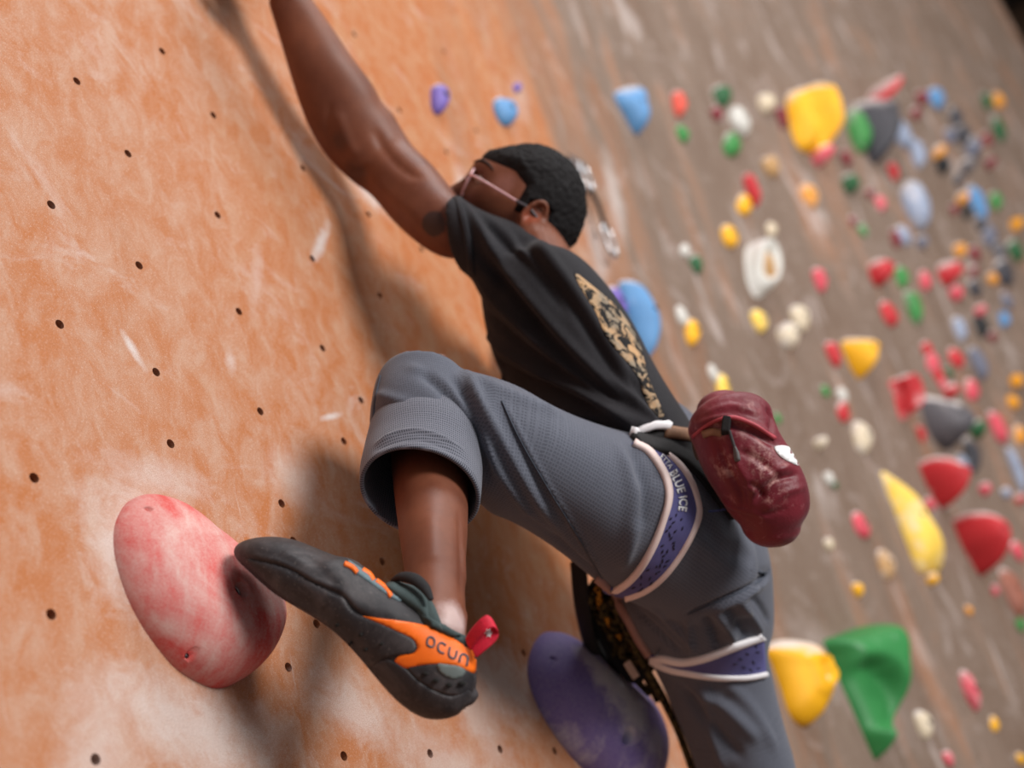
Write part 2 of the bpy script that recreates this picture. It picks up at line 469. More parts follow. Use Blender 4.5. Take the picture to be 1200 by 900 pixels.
def plane(name, pts, m, kind='structure'):
    o = fin_mesh(pymesh([Vector(p) for p in pts], [tuple(range(len(pts)))]), name, m, None, False); tag(o, kind=kind); return o
floor_m = mat('blue_grey_floor_matting', srgb(96, 92, 90), .8, .1, 3, .2, 200)
plane('floor', [(-4, -7, 0), (13, -7, 0), (13, 2, 0), (-4, 2, 0)], floor_m)
dark_m = mat('dark_brown_hall_lining', srgb(46, 34, 26), .8, .35, 1.2, 0)
plane('ceiling', [(-4, -7, 9.4), (-4, 2, 9.4), (13, 2, 9.4), (13, -7, 9.4)], dark_m)
plane('wall_right', [(12.5, -7, 0), (12.5, 2, 0), (12.5, 2, 9.4), (12.5, -7, 9.4)], dark_m)
for i in range(5):      # roof beams over the dark end of the hall
    x = 8.2 + i * .95
    tag(fin_mesh(boxm(Vector((x, -2.5, 9.2)), Vector((.08, 0, 0)), Vector((0, 4.4, 0)), Vector((0, 0, .16))), 'trim_%d' % (i + 1), mat('brown_roof_beam', srgb(70, 50, 34), .7, .3, 3, 0), None, False), kind='structure')

# ------------------------------------------------------------------ climbing holds
PAL = dict(red=(196, 44, 50), pink=(214, 78, 92), maroon=(120, 30, 40), salmon=(222, 84, 66), green=(56, 132, 62), dgreen=(34, 88, 48), blue=(92, 142, 190), pblue=(150, 160, 182), slate=(104, 106, 122),
           purple=(112, 92, 168), yellow=(246, 178, 20), lemon=(250, 205, 84), orange=(226, 148, 40), amber=(238, 158, 24), cream=(214, 196, 168), white=(206, 202, 194), tan=(184, 142, 92), black=(26, 25, 27),
           grey=(92, 88, 92), dgrey=(62, 60, 66), brown=(150, 92, 74))
bolt_m = mat('steel_bolt_head', srgb(70, 68, 70), .35, .2, 200, 0, metal=.9)
def hmat(col, chalk, dust=0):
    return mat('%s_resin_%d%s' % (col, int(chalk * 10), '_dusty' if dust else ''), srgb(*PAL[col]), .62, .1, 14, .25, 500, chalk=chalk, cscale=11, chalkcol=srgb(222, 212, 208), updust=dust, spec=.35)
def frame_at(px, py):
    p, n = WP(px, py); v = Vector((0, 0, 1)); u = v.cross(-n).normalized()
    if u.x < 0: u = -u
    return p, u, v, n
def J(p, d, e=.01):
    a = proj(p); b = proj(p + d * e); return np.array([(b[0] - a[0]) / e, (b[1] - a[1]) / e])
def dome_mesh(edge, peak, Hf, p, u, v, n, rings=10, sink=.004):
    vs, fs = [], []; m = len(edge)
    vs.append(p + u * peak[0] + v * peak[1] + n * Hf(peak[0], peak[1], 0))
    for i in range(1, rings + 1):
        rho = 1 - (1 - i / rings) ** 1.6
        for e in edge:
            x = peak[0] + (e[0] - peak[0]) * rho; y = peak[1] + (e[1] - peak[1]) * rho
            vs.append(p + u * x + v * y + n * Hf(x, y, rho))
    for e in edge: vs.append(p + u * e[0] + v * e[1] - n * sink)
    for j in range(m):
        k = (j + 1) % m; fs.append((0, 1 + j, 1 + k))
        for i in range(rings):
            a = 1 + i * m; fs.append((a + j, a + m + j, a + m + k, a + k))
    fs.append(tuple(1 + rings * m + j for j in range(m))[::-1])
    return recalc(pymesh(vs, fs))
seedc = [0]
def hold(shape, cx, cy, w, h, col, chalk, label, poly=None, H=None, aspect=.85, dust=1, name='climbing_hold', group=None, rot=0, bolt=None):
    seedc[0] += 1; sd = seedc[0] * 3.7
    p, u, v, n = frame_at(cx, cy)
    Ju, Jv, Jn = J(p, u), J(p, v), J(p, n); M = np.linalg.inv(np.array([Ju, Jv]).T)
    if poly is None:
        poly = []
        for i in range(20):
            a = 2 * math.pi * i / 20; r = 1 + .12 * math.sin(2 * a + sd) + .07 * math.sin(3 * a + sd * 2)
            x = math.cos(a) * w / 2 * r; y = math.sin(a) * h / 2 * r
            # lean every hold along the wall's own plumb line
            ln = -Jv / abs(Jv[1]); x += y * (ln[0] * .8 + math.tan(math.radians(rot)))
            poly.append((cx + x, cy + y))
    else: poly = [tuple(q[:2]) for q in cr([np.array(q, float) for q in poly], 3, True)]
    E = [M @ (np.array(q) - np.array([cx, cy])) for q in poly]
    wid = max(e[0] for e in E) - min(e[0] for e in E); hei = max(e[1] for e in E) - min(e[1] for e in E)
    k = min(1, aspect * hei / wid)
    if H is None: H = min(max((1 - k) * wid * abs(Ju[0]) / abs(Jn[0]) * .8, .22 * hei), .65 * hei, .72 * w / abs(Jn[0]))
    k = min(k, max(.35, 1 - .62 * H * abs(Jn[0]) / (wid * abs(Ju[0]))))
    E = [(e[0] * k, e[1] * .93) for e in E]
    q, uu, vv, nn = frame_at(*(np.array([cx, cy]) - Jn * H * .42))
    hw, hh = wid * k / 2, hei / 2
    def Hf(x, y, rho):
        X, Y = x / hw, y / hh
        b = max(0, 1 - rho ** 2.4) ** .55
        if shape == 'jug': b *= 1 - .55 * math.exp(-((X - .1) / .5) ** 2 - ((Y - .45) / .32) ** 2)
        elif shape == 'arch': b = math.exp(-((rho - .68) / .26) ** 2) * (1 - .6 * math.exp(-((X + .8) / .35) ** 2 - ((Y + .3) / .6) ** 2)) if rho < .97 else 0
        elif shape == 'wedge': b = max(0, 1 - rho ** 3) ** .8 * (.45 + .55 * (1 - Y) / 2 + .15 * X)
        elif shape == 'lobes': b = max(0, 1 - rho ** 4) ** .6 * max(.62 * math.exp(-((X + .55) / .36) ** 2), math.exp(-((X - .42) / .36) ** 2))
        elif shape == 'ringed': b = b * (.8 + .2 * X) + .2 * math.exp(-((rho - .30) / .10) ** 2) - .25 * math.exp(-(rho / .2) ** 2)
        elif shape == 'pinch': b *= .75 + .3 * math.cos(X * 2.2)
        b *= 1 + .10 * mnoise.noise(Vector((x * 14, y * 14, sd)))
        return max(H * b, 0)
    me = dome_mesh(E, (hw * .12, hh * -.05), Hf, q, uu, vv, nn, rings=9)
    o = fin_mesh(me, name, hmat(col, chalk, dust))
    # keep the origin on the wall under the hold
    tag(o, label, 'hold', group)
    if 'tan middle' in label:
        fin_mesh(ellipsoid(q + nn * H * .38 + vv * hh * -.05, [uu * hw * .40, vv * hh * .5, nn * H * .55], 20, 12), 'pocket', hmat('tan', .2), o)
    if h > 26 or bolt:
        hx, hy = (0, 0); top = q + nn * (Hf(0, 0, .1) - .001)
        fin_mesh(cyl(top, nn, .006, .0035, 12), 'bolt', bolt_m, o, False)
    return o
HOLDS = [
 # near the climber's head and back
 ('blob',517,114,24,34,'purple',.2,'small purple hold left of the blue drop-shaped hold above the head'),
 ('jug',595,128,26,40,'blue',.3,'small blue drop-shaped hold on the orange wall above the climber’s head'),
 ('blob',607,102,14,10,'purple',.0,'tiny dark purple hold just above the small blue drop-shaped hold'),
 ('blob',508,430,46,26,'salmon',.2,'orange-red hold peeping out behind the climber’s raised knee'),
 ('blob',724,354,26,40,'purple',.3,'purple hold touching the left side of the large light blue hold'),
 ('blob',797,120,16,30,'salmon',.3,'orange-red hold right of the blue wedge at the top'),
 ('blob',801,156,14,24,'green',.3,'small green hold below the orange-red hold near the top'),
 ('blob',848,110,28,24,'dgreen',.1,'dark green hold at the top above the white-and-green hold'),
 ('blob',841,132,12,22,'maroon',.4,'chalky maroon hold left of the white-and-green hold'),
 ('blob',868,140,22,34,'white',.3,'white chalky hold directly above a leaf green one'),
 ('blob',859,168,22,30,'green',.1,'leaf green hold directly under a white one'),
 ('blob',899,120,22,24,'cream',.4,'cream hold left of the big yellow double-lobed hold'),
 ('blob',917,136,12,26,'maroon',.2,'narrow maroon hold beside the big yellow double-lobed hold'),
 ('jug',905,193,22,30,'tan',.4,'tan hold with a brown pocket below the cream hold'),
 ('blob',882,220,14,38,'red',.2,'narrow red hold above a small yellow hold'),
 ('blob',873,239,17,27,'yellow',.2,'upper of two small yellow holds left of the narrow red hold'),
 ('blob',856,276,22,29,'yellow',.3,'lower and larger of two small yellow holds left of the narrow red hold'),
 ('blob',905,268,15,17,'cream',.4,'small cream hold on top of the white ring hold'),
 ('blob',950,228,22,34,'orange',.6,'chalked orange hold below the big yellow double-lobed hold'),
 ('blob',817,308,16,22,'dgreen',.5,'small chalky dark green hold below a white smear, mid wall'),
 ('blob',803,293,10,18,'white',.3,'small white hold touching the chalky dark green one'),
 ('blob',800,370,12,26,'white',.3,'white hold touching the top of a yellow hold right of the large blue hold'),
 ('blob',812,388,17,32,'yellow',.3,'yellow hold under a white one right of the large blue hold'),
 ('blob',891,375,20,32,'lemon',.6,'pale yellow chalky hold left of the pair of cream holds'),
 ('blob',939,371,25,30,'cream',.5,'upper right of two touching cream holds'),
 ('blob',925,392,28,36,'cream',.7,'lower left of two touching cream holds'),
 ('blob',836,437,10,22,'white',.3,'thin white hold above the chalk bag'),
 ('blob',848,452,15,32,'lemon',.4,'pale yellow hold just above the maroon chalk bag'),
 ('blob',912,490,9,15,'green',.3,'tiny green hold right of the chalk bag top'),
 ('blob',962,326,17,28,'pink',.5,'chalky pink hold left of the round red hold'),
 ('blob',965,180,28,22,'pink',.5,'pink hold directly under the big yellow double-lobed hold'),
 ('blob',992,184,12,20,'maroon',.2,'dark red hold right of the pink hold under the big yellow one'),
 ('blob',1008,152,20,54,'green',.4,'long green hold beside the dark grey volume'),
 ('blob',998,214,23,24,'dgreen',.4,'rounded dark green hold with chalk on top'),
 ('blob',1036,107,52,16,'red',.3,'wide red hold lying over the dark grey volume'),
 ('blob',1081,113,15,19,'maroon',.1,'maroon hold at the top left of a light blue one'),
 ('blob',1098,113,17,24,'blue',.1,'light blue hold at the very top right of the wall'),
 ('blob',1074,132,13,17,'maroon',.1,'small maroon hold below the top maroon one'),
 ('blob',1058,155,18,36,'pblue',.2,'grey-blue hold right of the dark grey volume'),
 ('blob',1076,178,14,34,'pblue',.5,'paler grey-blue hold above the long pale blue hold'),
 ('blob',1034,176,13,15,'dgreen',.1,'dark green hold at the foot of the dark grey volume'),
 ('blob',1047,199,12,21,'red',.3,'small red hold between the dark grey volume and the long pale blue hold'),
 ('blob',1075,237,22,64,'pblue',.5,'long pale blue hold, tallest of the blue ones'),
 ('blob',1060,275,17,24,'pblue',.4,'short grey-blue hold under the long pale blue hold'),
 ('blob',1050,279,9,24,'maroon',.2,'thin maroon hold touching a short grey-blue hold'),
 ('blob',1081,283,15,16,'slate',.3,'slate hold below right of the long pale blue hold'),
 ('blob',1033,237,14,18,'pink',.6,'dusty pink hold below the dark green rounded hold'),
 ('blob',1020,226,11,14,'maroon',.5,'dusty maroon hold left of the dusty pink hold'),
 ('blob',1012,269,11,15,'green',.6,'faint chalk-covered green hold above the round red hold'),
 ('blob',1000,258,9,14,'maroon',.6,'faint chalk-covered maroon hold left of the faint green hold'),
 ('blob',1034,317,33,30,'red',.3,'round red hold touching a slim green hold on its right'),
 ('pinch',1058,323,17,25,'green',.1,'slim green hold right of the round red hold'),
 ('wedge',1116,315,34,30,'red',.1,'bright red slanted hold above a small pink one'),
 ('blob',1121,342,21,18,'pink',.2,'small pink hold directly under the bright red slanted hold'),
 ('blob',1101,177,17,15,'orange',.1,'orange hold directly above a small black one'),
 ('blob',1106,193,19,19,'black',.0,'small black hold directly below the uppermost orange hold'),
 ('blob',1121,136,15,24,'dgrey',.1,'topmost dark grey hold in the grey cluster at the upper right'),
 ('blob',1129,156,18,26,'dgrey',.1,'second dark grey hold down in the grey cluster'),
 ('blob',1114,158,14,18,'slate',.2,'slate hold at the left of the grey cluster'),
 ('blob',1141,171,20,26,'slate',.1,'bluish slate hold at the right of the grey cluster'),
 ('blob',1135,193,22,16,'grey',.3,'chalky grey hold at the bottom of the grey cluster'),
 ('blob',1124,209,14,16,'dgrey',.1,'dark grey hold hanging below the grey cluster'),
 ('blob',1161,190,14,14,'maroon',.1,'maroon hold right of the grey cluster'),
 ('blob',1158,162,14,16,'maroon',.4,'dusty maroon hold above the one right of the grey cluster'),
 ('blob',1129,231,16,15,'orange',.2,'orange hold left of the small slender blue one'),
 ('blob',1146,236,14,40,'blue',.1,'slender blue hold beside an orange and a black hold'),
 ('blob',1134,248,14,19,'black',.0,'black hold left of the slender blue hold'),
 ('blob',1119,245,11,14,'maroon',.1,'maroon hold left of the black hold by the slender blue one'),
 ('blob',1168,234,17,20,'green',.1,'bright green hold right of the slender blue hold'),
 ('blob',1192,262,15,15,'amber',.0,'amber hold at the right edge above a dark green one'),
 ('blob',1191,292,19,26,'dgreen',.2,'dark green hold at the right edge below the amber one'),
 ('blob',1171,150,11,34,'dgreen',.2,'tall dark green hold near the dark corner'),
 ('blob',1171,117,14,20,'orange',.1,'orange hold in the top right corner'),
 ('blob',1157,117,10,20,'dgreen',.2,'dark green hold left of the corner orange one'),
 ('blob',1126,292,16,19,'orange',.5,'chalked orange hold above the bright red slanted hold'),
 ('blob',1143,296,15,18,'maroon',.1,'upper maroon hold right of the bright red slanted hold'),
 ('blob',1141,317,13,15,'maroon',.1,'lower maroon hold right of the bright red slanted hold'),
 ('blob',1164,326,14,15,'orange',.1,'orange hold right of two maroon ones'),
 ('blob',1160,274,16,28,'slate',.2,'slate hold at the top of the long dark feature'),
 ('blob',1150,262,13,18,'dgrey',.1,'dark grey hold under the slender blue one'),
 ('blob',1172,294,18,24,'grey',.4,'grey chalky hold in the middle of the long dark feature'),
 ('blob',1178,318,20,38,'dgrey',.1,'large dark grey hold at the foot of the long dark feature'),
 ('blob',1143,337,18,22,'dgrey',.2,'charcoal hold above the dusty pink and black pair'),
 ('blob',1085,328,12,26,'pink',.4,'dusty red hold left of the small pink one'),
 ('blob',1043,367,17,33,'red',.4,'red hold above right of the yellow wedge'),
 ('blob',1072,358,18,38,'green',.5,'green hold with a cream chalked top'),
 ('blob',978,413,15,37,'red',.5,'red hold left of the yellow wedge'),
 ('blob',988,462,14,18,'white',.3,'white cap hold on top of a narrow red one'),
 ('blob',989,482,14,28,'red',.2,'narrow red hold under a white cap'),
 ('blob',968,458,10,16,'green',.3,'tiny green hold left of the white cap hold'),
 ('blob',1012,511,25,38,'cream',.6,'large cream hold below the yellow wedge'),
 ('blob',962,518,24,16,'cream',.7,'faint cream hold right of the chalk bag'),
 ('blob',972,560,16,16,'white',.5,'white chalky hold beside the chalk bag bottom'),
 ('blob',979,568,8,12,'dgreen',.2,'tiny dark green hold touching the white chalky one'),
 ('blob',1087,408,15,18,'red',.3,'top red hold of the red chain'),
 ('blob',1094,424,17,26,'pink',.5,'chalky pink hold, second of the red chain'),
 ('blob',1100,438,13,24,'red',.2,'third hold of the red chain'),
 ('blob',1105,448,14,14,'pink',.6,'pale pink ball low in the red chain'),
 ('blob',1115,457,22,18,'red',.1,'last and lowest red hold of the red chain'),
 ('wedge',1122,418,22,25,'red',.3,'triangular red hold right of the red chain'),
 ('blob',1140,456,18,28,'pink',.1,'bright pink slanted hold right of the red chain'),
 ('blob',1113,436,10,14,'dgreen',.2,'small dark green hold between red ones'),
 ('blob',1151,381,22,24,'black',.0,'black hold with a maroon one at its lower right'),
 ('blob',1149,363,14,14,'pink',.6,'dusty pink hold on top of the black hold'),
 ('blob',1163,394,13,13,'maroon',.1,'maroon hold at the lower right of the black hold'),
 ('blob',1178,374,14,19,'blue',.0,'bright blue hold at the right edge'),
 ('blob',1181,352,14,22,'slate',.2,'slate hold above the bright blue one'),
 ('blob',1126,384,14,28,'pblue',.5,'pale grey-blue hold above the triangular red one'),
 ('blob',1148,424,14,46,'slate',.3,'long slate hold right of the triangular red one'),
 ('blob',1108,502,18,16,'pink',.7,'whitish pink hold on the large grey volume'),
 ('blob',1117,505,16,10,'green',.2,'small green hold under the whitish pink one'),
 ('blob',1146,502,24,22,'dgreen',.3,'dark green hold at the lower right of the large grey volume'),
 ('blob',1140,532,18,42,'dgrey',.2,'dark grey tapering hold under the large grey volume'),
 ('blob',1131,545,12,32,'pblue',.6,'pale streaked hold left of the dark grey tapering one'),
 ('blob',1080,507,10,20,'red',.4,'small dark red hold below the red horseshoe hold'),
 ('blob',1192,446,16,17,'amber',.0,'uppermost of three amber balls at the right edge'),
 ('blob',1188,471,16,17,'amber',.0,'middle of three amber balls at the right edge'),
 ('blob',1196,509,16,24,'orange',.4,'lowest, chalky amber hold at the right edge'),
 ('blob',1171,500,15,42,'pink',.2,'tall pinkish red hold left of the amber balls'),
 ('blob',1192,548,10,52,'pblue',.4,'long thin grey-blue hold at the right edge'),
 ('blob',1155,572,16,18,'pink',.6,'pale pink hold above the big lower red hold'),
 ('blob',1180,577,15,13,'pblue',.4,'small grey-blue hold beside the pale pink one'),
 ('blob',1196,584,14,13,'red',.2,'small red hold at the right edge under the thin grey-blue one'),
 ('blob',1010,615,19,34,'pink',.5,'dusty pink hold left of the long yellow plate'),
 ('jug',1040,660,26,36,'tan',.6,'tan ring-shaped hold left of the foot of the yellow plate'),
 ('blob',1006,690,15,21,'yellow',.1,'small yellow hold above the large green hold'),
 ('blob',972,637,15,15,'cream',.4,'small cream hold right of the climber’s seat'),
 ('blob',1093,678,17,17,'yellow',.3,'small yellow hold just under the long yellow plate'),
 ('blob',1091,590,13,16,'pink',.3,'small pink hold between the yellow plate and the upper half-round red hold'),
 ('blob',1167,691,12,14,'pink',.6,'faint pink hold below the lower half-round red hold'),
 ('blob',1136,715,10,14,'orange',.3,'faint orange hold below the faint pink one'),
 ('wedge',1190,690,28,56,'brown',.2,'brownish red hold at the right edge'),
 ('blob',1197,732,12,20,'green',.0,'green hold at the right edge under the brownish red one'),
 ('blob',1138,808,17,48,'pink',.6,'long chalky pink hold at the lower right'),
 ('blob',1166,848,12,20,'yellow',.1,'small yellow hold right of the cream pair at the lower right'),
 ('blob',1197,889,12,16,'yellow',.1,'small yellow hold in the bottom right corner'),
 ('blob',1084,848,28,34,'cream',.6,'cream lumpy hold right of the tip of the large green hold'),
 ('blob',1112,888,14,24,'pink',.6,'chalky pink hold at the bottom right of the cream lumpy hold'),
 ('blob',1193,645,14,24,'pink',.2,'pink hold squeezed between the right edge and the lower half-round red hold'),
]
# larger holds with an outline of their own: (shape, px, py, colour, chalk, label, outline, H, aspect)
BIG = [
 ('wedge',746,122,'blue',.25,'blue wedge hold at the top, left of the orange-red one',[(724,100),(762,98),(763,125),(759,152),(750,148),(738,128)],.07,1.3),
 ('pinch',755,368,'blue',.35,'large light blue hold with a grey rubbed middle, right of the climber’s back',[(729,322),(741,323),(761,340),(773,363),(773,395),(765,416),(757,412),(748,390),(741,366),(733,344)],.05,1.),
 ('lobes',958,134,'yellow',.1,'big yellow double-lobed hold at the top',[(931,98),(955,96),(975,104),(985,130),(984,160),(975,172),(960,168),(944,160),(934,140)],.14,1.1),
 ('arch',893,310,'white',.3,'white ring hold with tan middle',[(880,285),(893,277),(906,285),(913,305),(911,328),(902,343),(888,342),(879,325),(877,305)],.07,1.),
 ('wedge',1014,410,'yellow',.35,'yellow wedge hold right of the two cream holds',[(992,390),(1012,391),(1032,397),(1038,414),(1024,417),(1018,437),(1008,430),(998,412)],.1,1.),
 ('wedge',1075,605,'lemon',.55,'long yellow plate leaning across the wall',[(1034,543),(1056,553),(1080,580),(1100,622),(1115,668),(1096,668),(1078,662),(1060,615),(1046,578)],.07,.7),
 ('arch',1062,462,'red',.5,'red horseshoe hold above the upper half-round red hold',[(1048,441),(1062,438),(1074,448),(1077,466),(1072,484),(1062,487),(1056,472),(1054,455)],.08,1.),
 ('jug',1110,557,'red',.35,'upper of two half-round red holds',[(1084,532),(1102,530),(1120,538),(1132,556),(1134,572),(1126,584),(1116,588),(1104,574),(1092,556)],.13,1.),
 ('blob',1152,630,'red',.2,'lower and larger of two half-round red holds',[(1127,598),(1148,598),(1168,608),(1177,630),(1177,652),(1168,668),(1152,650),(1136,628)],.14,1.),
 ('wedge',1034,140,'dgrey',.15,'dark grey volume under the wide red hold',[(1008,112),(1034,108),(1060,116),(1054,150),(1044,176),(1030,176),(1020,150)],.16,1.),
 ('wedge',1112,488,'grey',.35,'large grey volume below the red chain',[(1086,450),(1100,470),(1130,466),(1152,490),(1158,508),(1134,520),(1112,512),(1096,492)],.14,1.),
 ('ringed',945,790,'yellow',.1,'amber hold with a ringed bolt hole left of the large green hold',[(904,751),(920,742),(945,745),(960,752),(971,778),(987,804),(985,824),(972,840),(956,846),(935,830),(924,800),(913,772)],.09,1.),
]
for q in HOLDS: hold(*q)
for sh, cx, cy, col, ck, lab, poly, H, asp in BIG: hold(sh, cx, cy, 40, 40, col, ck, lab, poly=poly, H=H, aspect=asp, bolt=True)

def big_hold(base, peak, Hf, m, label, bolts, screws, name='climbing_hold', rings=22):
    """outline of the foot of the hold on the wall, then a domed body, drilled through for its bolts"""
    ctr = np.mean(np.array(base), 0); p, u, v, n = frame_at(*ctr)
    def loc(q):
        h = WP(*q)[0] - p; return (h.dot(u), h.dot(v))
    E = [tuple(loc(e[:2])) for e in cr([np.array(b, float) for b in base], 4, True)]
    pk = loc(peak)
    me = dome_mesh(E, pk, lambda x, y, r: Hf(x - pk[0], y - pk[1], r), p, u, v, n, rings=rings, sink=.003)
    bv = bvh_of(me); cs = []; seats = []
    for (bx, by, r, dep) in bolts:
        h, _ = cast(bv, bx, by); cs.append(cyl(h + n * .03, -n, r * 1.05, .03 + dep, 24, r)); seats.append((h - n * dep, r))
    for (bx, by, r) in screws:
        h, _ = cast(bv, bx, by); cs.append(cyl(h + n * .012, -n, r * 1.3, .022, 14, r)); seats.append((h - n * .0085, r))
    me = modbake(me, []) ; me = cut(me, cs)
    o = fin_mesh(me, name, m); tag(o, label, 'hold')
    for i, (h, r) in enumerate(seats):
        if i < len(bolts):
            w_ = tube([h + (u * math.cos(a) + v * math.sin(a)) * r * .66 for a in [k * math.pi / 8 for k in range(16)]], r * .17, 1, 8, True)
            b = fin_mesh(w_, 'washer', mat('bright_steel', (.5, .5, .52), .3, .1, 200, 0, metal=1), o)
            b = fin_mesh(cyl(h - n * .001, n, r * .6, .002, 16), 'bolt', bolt_m, o)
        else: fin_mesh(cyl(h - n * .001, n, r * .8, .002, 12), 'screw', bolt_m, o)
    return o, bv

# chalked red hold under the shoe
def chalky(name, colr, seedloc, amt, lowc):
    t = NT(name); g = t.mapping(t.co.outputs['Object'], (1, 1, 1), seedloc)
    a = t.noise(t.mapping(g, (1, 1, 1), (0, 0, 0), (0, .6, 0)), 9, 8, .62, .7); b = t.noise(t.mapping(g, (6, 1, 1.2), (0, 0, 0), (0, -.6, 0)), 9, 6, .65, .4); f = t.noise(g, 420, 3, .7)
    k = t.math('ADD', t.math('MULTIPLY', a, .8), t.math('MULTIPLY', b, .35))
    m = t.rng(k, amt, amt + .2, .12, .86)
    m = t.math('ADD', m, t.rng(f, .35, .7, -.12, .12))
    base = t.mix(t.rng(b, .3, .7), colr, lowc)
    c = t.mix(m, base, srgb(212, 178, 170) if 'red' in name else srgb(205, 198, 204)); t.bump(t.noise(g, 320, 4, .7), .35, .001)
    return t, c, g
t, c, g = chalky('red_chalked_resin', srgb(206, 62, 56), (0, 0, 0), .46, srgb(188, 48, 46)); red_m = t.fin(c, .7, .3)
def fr(x, y, r): return .060 * (max(0, 1 - r ** (2.4 + 3.4 * min(1, max(0, x / .05))))) ** .62 * (1 + 1.3 * x + .3 * y) * (1 + .08 * mnoise.noise(Vector((x * 9, y * 9, 2)))) + .003 * (1 - r ** 20)
red, red_me = big_hold([(150,588),(168,580),(190,584),(211,597),(234,618),(254,642),(274,666),(292,690),(303,718),(305,748),(296,776),(280,798),(254,807),(228,798),(202,780),(176,748),(158,719),(145,690),(135,655),(133,624),(139,603)],
    (244, 744), fr, red_m, 'large flat chalk-dusted red hold under the toe of the shoe', [(284, 690, .0105, .012)], [(174, 597, .0028), (225, 765, .0035)])
# purple hold
t, c, g = chalky('purple_chalked_resin', srgb(112, 96, 162), (3, 0, 5), .60, srgb(98, 82, 150))
def local_patch(t, g_src, px, py, rad, s, c, colr, ns=20, bv=None):
    n_ = WP(px, py)[1]; d_ = (W(px, py, 1) - CAMP).normalized(); p = WP(px, py)[0]; p = p + d_ * (.055 / d_.dot(n_))
    if bv: p = cast(bv, px, py)[0]
    tt = t.n('ShaderNodeNewGeometry'); d = t.n('ShaderNodeVectorMath', operation='DISTANCE'); t.L(tt.outputs['Position'], d.inputs[0]); d.inputs[1].default_value = p
    k = t.math('ADD', d.outputs['Value'], t.math('MULTIPLY', t.math('SUBTRACT', t.noise(tt.outputs['Position'], ns, 7, .75, .8), .5), rad * 1.6))
    return t.mix(t.rng(k, rad, rad * .4, 0, s), c, colr)
purple_m = t.fin(c, .62, .35)
def fp(x, y, r): return .085 * (max(0, 1 - r ** 2.2)) ** .6 * (1 + .06 * mnoise.noise(Vector((x * 8, y * 8, 5)))) + .003
purple, pbv = big_hold([(640,742),(627,752),(619,775),(620,800),(632,832),(650,862),(670,888),(692,910),(714,934),(738,948),(756,930),(764,895),(758,860),(745,832),(724,805),(700,786),(676,772),(654,762)],
    (700, 868), fp, purple_m, 'large purple hold rubbed with chalk below the climber’s seat', [(738, 862, .0115, .02)], [(649, 772, .003)])
for px, py, rd, s_ in [(722,800,.05,.85),(745,835,.05,.85),(705,790,.035,.7),(768,868,.035,.5),(690,768,.03,.5)]: c = local_patch(t, g, px, py, rd, s_, c, srgb(205, 198, 202), 30, pbv)
t.put(t.b.inputs['Base Color'], c)
# green pocketed hold
t = NT('green_glossy_resin'); o_ = t.co.outputs['Object']
c = t.mix(t.rng(t.noise(o_, 9, 5), .3, .7), srgb(44, 122, 62), srgb(58, 138, 74))
geo = t.n('ShaderNodeNewGeometry')
c = local_patch(t, o_, 1046, 752, .05, .75, c, srgb(200, 214, 200), 12)
c = t.mix(t.rng(t.noise(o_, 20, 6, .7), .58, .8, 0, .4), c, srgb(200, 210, 200)); t.bump(t.noise(o_, 300, 3), .2, .001)
green_m = t.fin(c, .5, .4)
def build_green():
    out = [(966,746),(984,741),(1007,736),(1032,731),(1054,730),(1068,735),(1075,752),(1073,780),(1071,808),(1062,834),(1050,860),(1040,874),(1033,878),(1025,866),(1016,848),(1002,820),(986,790),(974,764)]
    ctr = (1018, 795); p, u, v, n = frame_at(*ctr)
    M = np.linalg.inv(np.array([J(p, u), J(p, v)]).T); Jn = J(p, n)
    E = [M @ (np.array(q[:2]) - np.array(ctr)) for q in cr([np.array(b, float) for b in out], 4, True)]
    wid = max(e[0] for e in E) - min(e[0] for e in E); k = .62
    H = .12; E = [(e[0] * k, e[1]) for e in E]
    q, u, v, n = frame_at(*(np.array(ctr) - Jn * H * .30)); hw = wid * k / 2
    def Hf(x, y, r):
        b = max(0, 1 - r ** 5) ** .8 * (.55 + .5 * (x / hw + 1) / 2)
        # the scooped pocket in the lower half
        X = (x + hw * .18) / (hw * .60); Y = (y + .050) / .080
        d = 1 / (1 + math.exp((math.sqrt(X * X + Y * Y) - 1) * 16))
        return H * b * (1 - .62 * d)
    me = dome_mesh(E, (0, 0), Hf, q, u, v, n, rings=28); return me, n
gme, gn = build_green()
gbv = bvh_of(gme)
go = fin_mesh(gme, 'climbing_hold', green_m); tag(go, 'big green hold with a scooped pocket, right of the amber one', 'hold')

hold('blob', 288, -72, 120, 90, 'grey', .4, 'grey hold gripped by the climber’s raised hand', H=.075)

# quickdraw hanging on the wall behind the head
def quickdraw():
    top, n = WP(672, 192); v = Vector((0, 0, -1))
    r = empty('quickdraw', top + v * .26)
    st = mat('bright_steel', (.5, .5, .52), .3, .1, 200, 0, metal=1); bl = mat('black_nylon_webbing', (.02, .02, .022), .8, .2, 300, .2)
    u = Vector((1, 0, 0))
    fin_mesh(joinm([boxm(top + n * .003, u * .016, v * .022, n * .0025), cyl(top, n, .009, .014, 12), boxm(top + n * .014 + v * .022, u * .014, v * .01, n * .003)]), 'hanger', st, r, False)
    def ring(c, w_, h_): return tube([c + u * (w_ * math.cos(a)) + v * (h_ * math.sin(a)) for a in [k * math.pi / 7 for k in range(14)]], .005, 2, 8, True)
    fin_mesh(ring(top + n * .02 + v * .055, .024, .045), 'carabiner', st, r)
    fin_mesh(tube([top + n * .022 + v * .09, top + n * .03 + v * .15, top + n * .03 + v * .215], .010, 3, 10, flat=.35), 'sling', bl, r)
    fin_mesh(ring(top + n * .03 + v * .25, .023, .045), 'carabiner', st, r)
    tag(r, 'quickdraw with dark sling hanging on the wall behind the climber’s head', 'quickdraw')
quickdraw()

